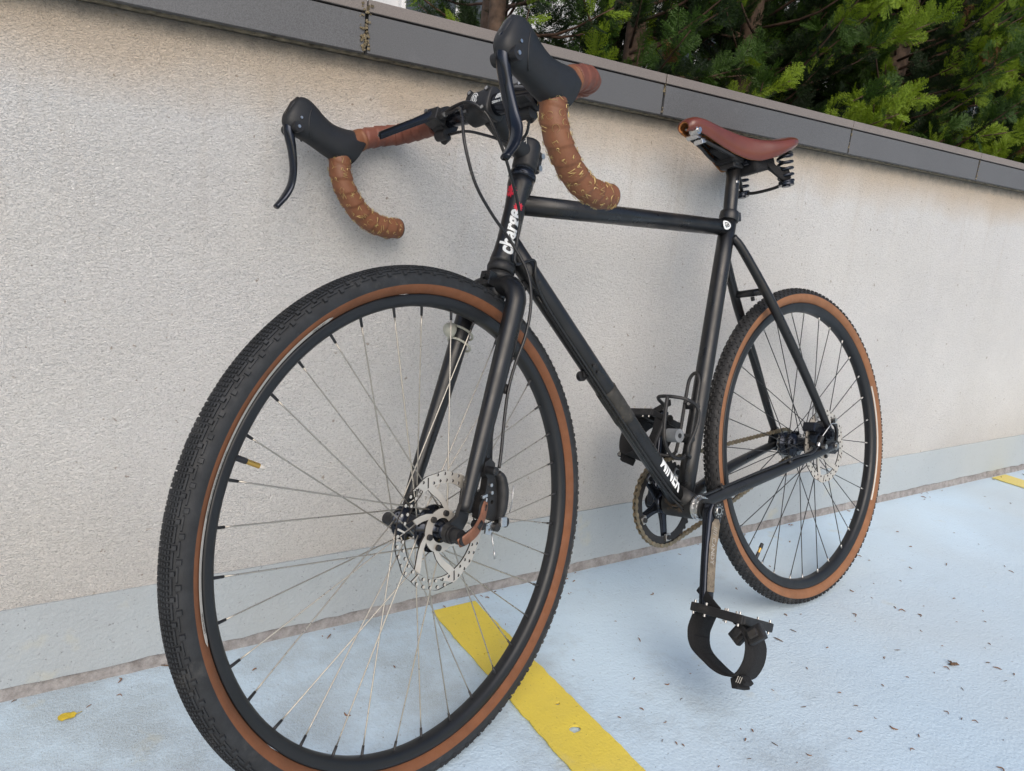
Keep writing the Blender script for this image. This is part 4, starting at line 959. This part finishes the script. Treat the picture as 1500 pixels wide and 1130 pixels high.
def link_mesh(w, nm):
    b = MB(); hp = pit / 2; o = []
    for k in range(9): a = -PI / 2 - PI * k / 8 + 0; o.append((-hp + .0042 * math.cos(a - 0), .0042 * math.sin(a)))
    o.append((0, .0026))
    for k in range(9): a = PI / 2 - PI * k / 8; o.append((hp + .0042 * math.cos(a), .0042 * math.sin(a)))
    o.append((0, -.0026))
    for sy in (1, -1): b.plate(o, [], .0010, lambda x, z, t: Vector((x, sy * w + t, z)))
    if w > .003:
        for sx_ in (-hp, hp): b.cyl((sx_, -w - .0008, 0), (sx_, w + .0008, 0), .0019, 8)
    else:
        for sx_ in (-hp, hp): b.cyl((sx_, -w, 0), (sx_, w, 0), .0035, 8)
    return b.mesh(nm, M['chain'])
lm = [link_mesh(.0036, 'outer_link'), link_mesh(.0024, 'inner_link')]
for i in range(nl):
    a, c = cpt(i * pit), cpt((i + 1) * pit); m = (a + c) / 2; t = c - a; o = bpy.data.objects.new('chain_link', lm[i % 2]); S.collection.objects.link(o); o.parent = ch
    o.matrix_local = Matrix.Translation(B(m.x, cy, m.y)) @ Matrix.Rotation(-math.atan2(t.y, t.x), 4, 'Y')
# pedals with foot straps
PD = Vector((-.9144, 0, -.4048)).normalized(); PW = Vector((.4048, 0, -.9144)).normalized()
def pedal(c, sg, lab):
    pm = Matrix.Identity(4)
    for i in range(3): pm[i][0], pm[i][1], pm[i][2] = PD[i], sg * LV[i], PW[i]
    pm = Matrix.Translation(c) @ pm
    if sg < 0: pm = pm @ Matrix.Translation((0, -.010, 0)) @ Matrix.Diagonal((1, .66, .95, 1))
    pe = empty('pedal', dr, pm, label=lab)                  # local: x = along the foot, y = outwards, z = towards the strap
    b = MB(); b.cyl((0, -.012, .004), (0, .105, .004), .0065, 14); b.cyl((0, -.012, .004), (0, .012, .004), .0095, 8)
    for x in (-.043, .043): b.box((x, .056, .004), (.008, .102, .015))
    for y in (.008, .055, .104): b.box((0, y, .004), (.086, .010 if y != .055 else .016, .013))
    b.build('platform', M['matte'], pe, bevel=.0018)
    b = MB()
    for x in (-.045, .045):
        for y in (.012, .035, .077, .100):
            for z, e in ((-.0035, -.0075), (.0115, .0155)): q_ = MB(); q_.cyl((x, y, z), (x, y, e), .0021, 6); q_.build('grip_pin', M['steel'], pe)
    # strap: band along a closed loop in the y-z plane
    lp = spline([(0, .004, .012), (0, .001, .040), (0, .012, .066), (0, .040, .082), (0, .075, .094), (0, .103, .090), (0, .116, .066), (0, .114, .038), (0, .098, .018), (0, .080, .010)], 6)
    b = MB(); vs = []; m = len(lp)
    for i, p in enumerate(lp):
        f = i / (m - 1); hw = .033 - .004 * math.sin(f * PI); sh = -.010 * math.sin(f * PI); t = (lp[min(m - 1, i + 1)] - lp[max(0, i - 1)]).normalized(); nrm = Vector((1, 0, 0)).cross(t)
        for a, q in ((-1, -.0011), (1, -.0011), (1, .0011), (-1, .0011)): vs.append(p + Vector((a * hw + sh, 0, 0)) + nrm * (q + .0006 * noise.noise((i * .4, a, 0))))
    fs = [(i * 4 + k, i * 4 + (k + 1) % 4, (i + 1) * 4 + (k + 1) % 4, (i + 1) * 4 + k) for i in range(m - 1) for k in range(4)] + [(0, 1, 2, 3), ((m - 1) * 4 + 3, (m - 1) * 4 + 2, (m - 1) * 4 + 1, (m - 1) * 4)]
    b.add(vs, fs, 0, True); b.build('foot_strap', M['web'], pe)
    b = MB(); q = lp[:16]; b.tube([v + Vector((0, 0, 0)) for v in q[8:]], [(.0028, .023)] * 8, 12, up=(0, 0, 1)); b.build('strap_pad', M['web'], pe)
    for y, z, ro in ((.094, .026, .6), (.122, .020, .9)):
        b = MB(); r_ = Matrix.Rotation(ro, 3, 'X') ; b.box((-.026, y, z), (.012, .025, .031), r_); b.box((-.034, y, z), (.007, .013, .017), r_); b.build('strap_buckle', M['grey'] if False else M['matte'], pe, bevel=.0022)
    b = MB(); b.box((-.012, .102, .101), (.036, .012, .016), Matrix.Rotation(-.4, 3, 'X')); b.box((-.020, .116, .093), (.024, .008, .014), Matrix.Rotation(-.9, 3, 'X')); b.build('strap_end', M['web'], pe, bevel=.0015)
    text_mesh('///', .014, lambda x, y: Vector((-.0330, .112 + x * .9, .0945 - y)), 'strap_print', M['print'], pe, cuts=.02, weight=.0003)
    b = MB(); b.tube(spline([(-.01, -.012, -.030), (-.014, .006, -.020), (-.020, .030, -.006), (-.024, .046, .002)], 4), [(.0012, .008)] * 13, 8, up=(1, 0, 0)); b.build('strap_tail', M['web'], pe)
    return pe
pedal(B(.487, .080, -.223), 1, 'left pedal with black foot strap hanging below it')
pedal(B(.377, -.080, .097), -1, 'right pedal with black foot strap seen behind the down tube')

# ------------------------------------------------------------------ bottle cage
cg = empty('bottle_cage', bike)
sdv = (ST1 - ST0).normalized(); sf = Vector((sdv.z, 0, -sdv.x)).normalized()
if sf.x < 0: sf = -sf
def SC(h, f, l): return ST0 + sdv * h + sf * f + LV * l       # height along the seat tube, distance in front of it, lateral
b = MB(); r = .0034
b.tube(spline([SC(.095, .028, .014), SC(.13, .026, .013), SC(.21, .026, .013), SC(.240, .026, .011), SC(.252, .026, 0), SC(.240, .026, -.011), SC(.21, .026, -.013), SC(.13, .026, -.013), SC(.095, .028, -.014)], 6), r, 10)
for sg in (1, -1):
    b.tube(spline([SC(.095, .028, sg * .014), SC(.088, .032, sg * .022), SC(.086, .045, sg * .034), SC(.090, .058, sg * .038), SC(.105, .060, sg * .039), SC(.135, .050, sg * .040), SC(.165, .046, sg * .0395), SC(.180, .056, sg * .038), SC(.186, .080, sg * .032), SC(.186, .098, sg * .016), SC(.186, .102, 0)], 6), r, 10)
b.tube(spline([SC(.186, .102, .008), SC(.178, .105, .010), SC(.150, .104, .011), SC(.110, .098, .012), SC(.088, .080, .012), SC(.080, .060, .012), SC(.083, .040, .012), SC(.092, .030, .013)], 6), r, 10)
b.build('cage_wire', M['matte'], cg)
b = MB()
for h in (.125, .190): b.box(SC(h, .0215, 0), (.012, .030, .014), Matrix.Rotation(.35, 3, 'Y')); b.cyl(SC(h, .022, 0), SC(h, .030, 0), .0052, 12)
b.build('cage_mount', M['matte'], cg, bevel=.001)
b = MB()
for h in (.125, .190): b.cyl(SC(h, .030, 0), SC(h, .0318, 0), .0032, 8)
b.build('cage_bolt', M['steel'], cg)
b = MB(); p = SC(.118, .078, .016); b.cyl(p - LV * .012, p + LV * .014, .0125, 20); b.build('rubber_bumper', M['grey'], cg, bevel=.0015)
b = MB(); b.cyl(p + LV * .0142, p + LV * .0150, .0045, 14); b.build('bumper_hole', M['matte'], cg)

# ------------------------------------------------------------------ small light strapped on the far fork blade
lt = steer('fork_light', label='small translucent light strapped to the right fork blade')
def blade_c(q): f = (q - .22) / (.325 - .22); return F(-.030 - .006 * f, -.050 + .0025 * f, q)
c = blade_c(.290)
b = MB(); rs = []
for i in range(7):
    t = i / 6; rr_ = .0095 * math.sin(PI / 2 * min(1, .35 + t * 1.1)) if i < 6 else .004; rs.append([c + F(.034 - .018 * t, .0, .0) + Vector((0, rr_ * math.cos(a), rr_ * 1.25 * math.sin(a))) for a in [2 * PI * k / 18 for k in range(18)]])
b.rings(rs); b.build('light_body', M['light'], lt)
for dq in (.009, -.010):
    b = MB(); n = 24; P = [c + F(.0190 * math.cos(a) - .002, .0165 * math.sin(a), dq - .010 * (1 - math.cos(a)) * .5) for a in [2 * PI * k / n for k in range(n)]]
    b.tube(P, .0019, 8, closed=True, caps=False); b.build('light_strap', M['light'], lt)

# ------------------------------------------------------------------ conifers behind the wall
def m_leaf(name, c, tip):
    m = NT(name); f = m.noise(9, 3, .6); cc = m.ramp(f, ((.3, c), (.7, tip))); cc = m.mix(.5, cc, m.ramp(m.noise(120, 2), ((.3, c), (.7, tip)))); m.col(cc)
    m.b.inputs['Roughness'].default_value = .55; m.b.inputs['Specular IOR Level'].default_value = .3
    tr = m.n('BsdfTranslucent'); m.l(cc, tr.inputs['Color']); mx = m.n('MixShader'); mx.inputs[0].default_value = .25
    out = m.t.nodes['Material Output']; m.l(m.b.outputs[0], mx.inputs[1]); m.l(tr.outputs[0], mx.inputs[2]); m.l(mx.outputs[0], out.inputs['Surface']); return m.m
LEAF = [m_leaf('scale_leaf_old_shaded', (.009, .020, .006), (.018, .038, .011)), m_leaf('scale_leaf_mid', (.026, .062, .008), (.052, .108, .013)), m_leaf('scale_leaf_young', (.12, .195, .010), (.20, .29, .018)), m_leaf('scale_leaf_dead', (.16, .065, .030), (.25, .115, .060))]  # oldest leaves darkened further to paint the shade inside the crowns
M['bark'] = basic('bark', (.085, .055, .038), .9, var=.5, scale=40, bump=1, bscale=90); M['twig'] = basic('twig_bark', (.075, .042, .027), .85, var=.4, scale=60)
rng = np.random.default_rng(11)
def spray_template(seed):
    r = np.random.default_rng(seed); V = []
    def blade(p, d, L, w):
        d = d / np.linalg.norm(d); s = np.array([-d[1], d[0], 0.]); s = s / np.linalg.norm(s); s[2] = r.uniform(-.7, .7); q = p + d * L * .45
        V.append([p, q + s * w, p + d * L, q - s * w])
    def pos(x): return np.array([x, .05 * math.sin(x * 3 + seed), -.18 * x * x])
    for k in range(15):
        x = .06 + .94 * k / 15; p = pos(x)
        for sg in (1, -1):
            if r.random() < .06: continue
            a = sg * math.radians(r.uniform(34, 56)); d = np.array([math.cos(a), math.sin(a), r.uniform(-.25, .15)]); L = (.50 * (1 - x) ** .75 + .07) * r.uniform(.75, 1.15) * (.6 + .4 * min(1, x * 4))
            n = max(2, int(L / .065)); blade(p, d, L, .012)
            for j in range(n):
                f = (j + .7) / n; pp = p + d * L * f
                for s2 in (1, -1):
                    a2 = a + s2 * math.radians(r.uniform(25, 48)); d2 = np.array([math.cos(a2), math.sin(a2), r.uniform(-.3, .3)]); blade(pp, d2, (.13 * (1 - f * .55)) * r.uniform(.7, 1.2), .0135)
        blade(p, np.array([1., 0, -.3 * x]), .09, .010)
    return np.array(V)
TPL = [spray_template(i) for i in range(5)]
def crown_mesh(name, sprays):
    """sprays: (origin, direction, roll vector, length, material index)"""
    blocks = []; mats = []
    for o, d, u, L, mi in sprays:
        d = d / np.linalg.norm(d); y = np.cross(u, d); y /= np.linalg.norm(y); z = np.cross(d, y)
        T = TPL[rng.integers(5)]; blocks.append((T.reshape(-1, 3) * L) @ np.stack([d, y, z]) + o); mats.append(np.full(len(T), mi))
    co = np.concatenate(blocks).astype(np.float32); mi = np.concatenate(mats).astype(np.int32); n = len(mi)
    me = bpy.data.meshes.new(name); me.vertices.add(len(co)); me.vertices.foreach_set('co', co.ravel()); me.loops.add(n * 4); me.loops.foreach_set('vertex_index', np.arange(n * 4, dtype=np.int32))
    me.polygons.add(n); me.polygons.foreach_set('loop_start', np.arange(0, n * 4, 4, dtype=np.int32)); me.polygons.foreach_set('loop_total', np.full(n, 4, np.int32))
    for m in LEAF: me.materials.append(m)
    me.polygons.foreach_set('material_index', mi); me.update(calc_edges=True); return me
def conifer(x, y, h, rad, nl_, tr, label, bright=.5, dens=1.0, lean=0, zmin=.0, side=None):
    root = empty('conifer', None, Matrix.Translation((x, y, .97)), label=label, category='tree', group='conifers behind the wall')
    b = MB(); P = spline([Vector((lean * t * t + .03 * math.sin(t * 3 + x * 5), .02 * math.sin(t * 4 + x), t * h)) for t in (0, .2, .45, .7, 1)], 6); b.tube(P, lerps([tr * 1.2, tr, tr * .8, tr * .5, tr * .15], len(P)), 14)
    b.build('trunk', M['bark'], root)
    sp = []; b = MB()
    for k in range(nl_):
        z = (k + rng.random()) / nl_ * 1.35 if k % 6 else rng.uniform(1.2, h * .95); f = z / h; az = rng.uniform(0, 2 * PI) if side is None or rng.random() < .25 else rng.normal(side, .9)
        L = rad * (1 - .45 * f) * rng.uniform(.55, 1.15); up = rng.uniform(.15, .75)
        d = np.array([math.cos(az), math.sin(az), up]); o = np.array([lean * (z / h) ** 2, 0, z]); tone = rng.random()
        mid = o + d * L * .5 + np.array([0, 0, -.05]); end = o + d * L + np.array([0, 0, -.10 * rng.random()])
        b.tube(spline([o, mid, end], 3), [.0055, .005, .0045, .004, .003, .002, .0015], 5)
        ns_ = max(5, int(L * 54 * dens))
        for j in range(ns_):
            g = .25 + .75 * (j + rng.random()) / ns_; p = o * (1 - g) ** 2 + 2 * mid * g * (1 - g) + end * g * g
            sd2 = rng.normal(0, 1, 3) * .75; dr_ = d / np.linalg.norm(d) + sd2 + np.array([0, 0, .35]); u = rng.normal(0, 1, 3)
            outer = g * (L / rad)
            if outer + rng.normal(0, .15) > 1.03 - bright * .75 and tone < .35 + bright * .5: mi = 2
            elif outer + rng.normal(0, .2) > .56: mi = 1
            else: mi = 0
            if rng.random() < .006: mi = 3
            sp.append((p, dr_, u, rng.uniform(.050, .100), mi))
    b.build('branches', M['twig'], root, kind='stuff')
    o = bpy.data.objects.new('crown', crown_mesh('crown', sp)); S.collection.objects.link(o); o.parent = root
    return root, sp
F0 = -PI / 2
tr_ = [
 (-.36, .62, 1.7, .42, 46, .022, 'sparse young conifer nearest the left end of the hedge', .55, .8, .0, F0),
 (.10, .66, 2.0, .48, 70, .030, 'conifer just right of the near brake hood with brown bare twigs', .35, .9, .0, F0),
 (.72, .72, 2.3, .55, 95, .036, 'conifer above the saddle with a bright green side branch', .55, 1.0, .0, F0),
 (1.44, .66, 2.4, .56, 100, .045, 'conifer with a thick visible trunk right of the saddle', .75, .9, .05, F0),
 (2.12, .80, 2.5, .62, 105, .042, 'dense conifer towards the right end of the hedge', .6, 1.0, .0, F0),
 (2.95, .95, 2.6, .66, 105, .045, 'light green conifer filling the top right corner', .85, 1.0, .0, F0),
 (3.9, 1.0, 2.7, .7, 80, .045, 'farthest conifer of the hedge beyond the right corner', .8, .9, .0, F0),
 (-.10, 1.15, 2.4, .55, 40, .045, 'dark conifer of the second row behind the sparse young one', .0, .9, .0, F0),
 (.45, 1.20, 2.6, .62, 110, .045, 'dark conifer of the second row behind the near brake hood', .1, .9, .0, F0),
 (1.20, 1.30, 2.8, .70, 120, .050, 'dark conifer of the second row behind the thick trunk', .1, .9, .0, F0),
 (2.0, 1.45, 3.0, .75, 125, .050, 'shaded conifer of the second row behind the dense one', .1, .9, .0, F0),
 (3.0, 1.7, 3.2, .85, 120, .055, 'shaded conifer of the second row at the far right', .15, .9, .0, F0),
]
NQ = 0
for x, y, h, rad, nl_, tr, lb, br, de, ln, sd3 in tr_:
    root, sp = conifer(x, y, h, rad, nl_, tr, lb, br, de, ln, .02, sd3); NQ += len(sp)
print('sprays', NQ)
# dead brown sprays hanging in the hedge
def dead(pts, lab):
    me = crown_mesh('dead_spray', [(np.array(p), np.array([rng.normal(.3, .3), rng.normal(0, .3), -1.0]), rng.normal(0, 1, 3), rng.uniform(.07, .11), 3) for p in pts for _ in range(4)])
    o = bpy.data.objects.new('dead_spray', me); S.collection.objects.link(o); o.parent = bpy.data.objects.get('conifer.003'); o.matrix_parent_inverse = Matrix.Translation((-1.44, -.66, -.97))
dead([(1.60, .42, 1.66), (1.64, .42, 1.61), (1.68, .42, 1.55)], '')

# ------------------------------------------------------------------ fallen bits on the ground
LIT = [(-0.494, -0.077), (-0.477, -0.207), (-0.114, -0.339), (-0.078, -0.351), (0.034, -0.403), (0.158, -0.423), (0.185, -0.465), (0.118, -0.506), (0.1, -0.559), (0.208, -0.599), (-0.008, -0.526), (0.124, -0.653), (0.134, -0.678), (0.023, -0.607), (-0.153, -0.583), (-0.358, -0.501), (-0.532, -0.449), (-0.614, -0.439), (-0.525, -0.406), (-0.57, -0.37), (-0.463, -0.402), (-0.662, -0.439), (-0.6, -0.479), (-0.496, -0.547), (-0.482, -0.559), (-0.473, -0.597), (-0.634, -0.511), (-0.619, -0.525), (-0.612, -0.533), (-0.257, -0.597), (-0.254, -0.632), (-0.25, -0.662), (-0.12, -0.681), (-0.111, -0.703), (-0.097, -0.718), (-0.031, -0.739), (0.094, -0.681), (-0.101, -0.765), (-0.23, -0.693), (-0.274, -0.708), (-0.347, -0.645), (-0.442, -0.637), (-0.538, -0.6), (-0.475, -0.64), (-0.595, -0.591), (-0.51, -0.569), (-0.585, -0.11), (-0.082, -0.589), (-0.329, -0.152), (-0.208, -0.207), (0.136, -0.332), (0.343, -0.459), (0.349, -0.52), (-0.14, -0.459), (-0.242, -0.486), (-0.251, -0.561), (-0.211, -0.397), (-0.477, -0.279), (-0.637, -0.279), (0.182, -0.603), (-0.016, -0.657), (-0.015, -0.604), (-1.154, -0.075), (-1.052, -0.246), (-0.94, -0.164), (-0.779, -0.224), (-0.69, -0.126), (-0.499, -0.078), (1.234, -0.108), (1.126, -0.174), (1.021, -0.008), (1.017, -0.038), (-0.122, -0.213), (-1.394, -0.064), (-1.353, -0.057)]
for _ in range(45): LIT.append((R.uniform(-.55, .9) + R.random() * .4, R.uniform(-.95, -.15)))
for _ in range(40): LIT.append((R.uniform(-1.5, 2.4), -.004 - abs(R.gauss(0, .022))))
for _ in range(25): LIT.append((R.uniform(.2, 2.6), R.uniform(-1.3, -.03)))
tw = []; tmat = [basic('dry_twig', (.22, .11, .055), .85, var=.35, scale=200), basic('dark_twig', (.13, .08, .05), .85, var=.35, scale=200)]
for k in range(8):
    b = MB(); L = (.006, .008, .010, .012, .014, .007, .009, .017)[k]; cv = R.uniform(-.35, .35)
    b.tube(spline([(-L / 2, 0, .0012), (0, cv * L, .0016 + R.random() * .001), (L / 2, 0, .0012)], 3), [.0003, .0007, .0008, .0009, .0008, .0007, .0003], 5)
    tw.append(b.mesh('fallen_twig', tmat[k % 3 == 1]))
for i, (x, y) in enumerate(LIT):
    k = R.choice((0, 1, 2, 3, 4, 5, 6, 5, 6, 0)) if i != 36 else 7
    o = bpy.data.objects.new('fallen_twig', tw[k]); S.collection.objects.link(o); o.location = (x, y, .0034 if -.806 < x < -.704 or 1.49 < x < 1.59 else -.0002); o.rotation_euler = (0, 0, R.uniform(0, PI)); o.scale = [R.uniform(.6, 1.5)] * 3; o['group'] = 'dry needles fallen on the painted ground'
    o['label'] = 'small dry brown needle lying on the pale painted ground'; o['category'] = 'twig'
b = MB()
for k in range(9):
    a = R.uniform(0, 6); p = Vector((R.uniform(-.007, .007), R.uniform(-.005, .005), .003)); b.tube([p - Vector((math.cos(a), math.sin(a), .1)) * .006, p + Vector((0, 0, .002)), p + Vector((math.cos(a + .5), math.sin(a + .5), .2)) * .006], [.0006, .0022, .0005], 6)
o = b.build('seed_clump', tmat[1], None, label='small dark brown clump of debris on the ground at right', category='debris'); o.location = (.048, -.606, 0)
b = MB(); vs = [(0, 0, .0035)]; n = 14
for i in range(n): a = 2 * PI * i / n; r_ = .0095 * (1 + .3 * math.cos(2 * a) + .1 * math.cos(5 * a)); vs.append((r_ * math.cos(a), r_ * 1.15 * math.sin(a), .0015 + .0025 * math.sin(2 * a + 1) ** 2))
b.add(vs, [(0, 1 + i, 1 + (i + 1) % n) for i in range(n)], 0, True); b.tube([(.010, 0, .002), (.020, .004, .0015)], .0005, 5)
o = b.build('fallen_leaf', basic('yellow_leaf', (.55, .40, .03), .6, var=.2, scale=300), None, label='small yellow leaf on the ground near the wall at left', category='leaf'); o.location = (-1.423, -.078, 0)
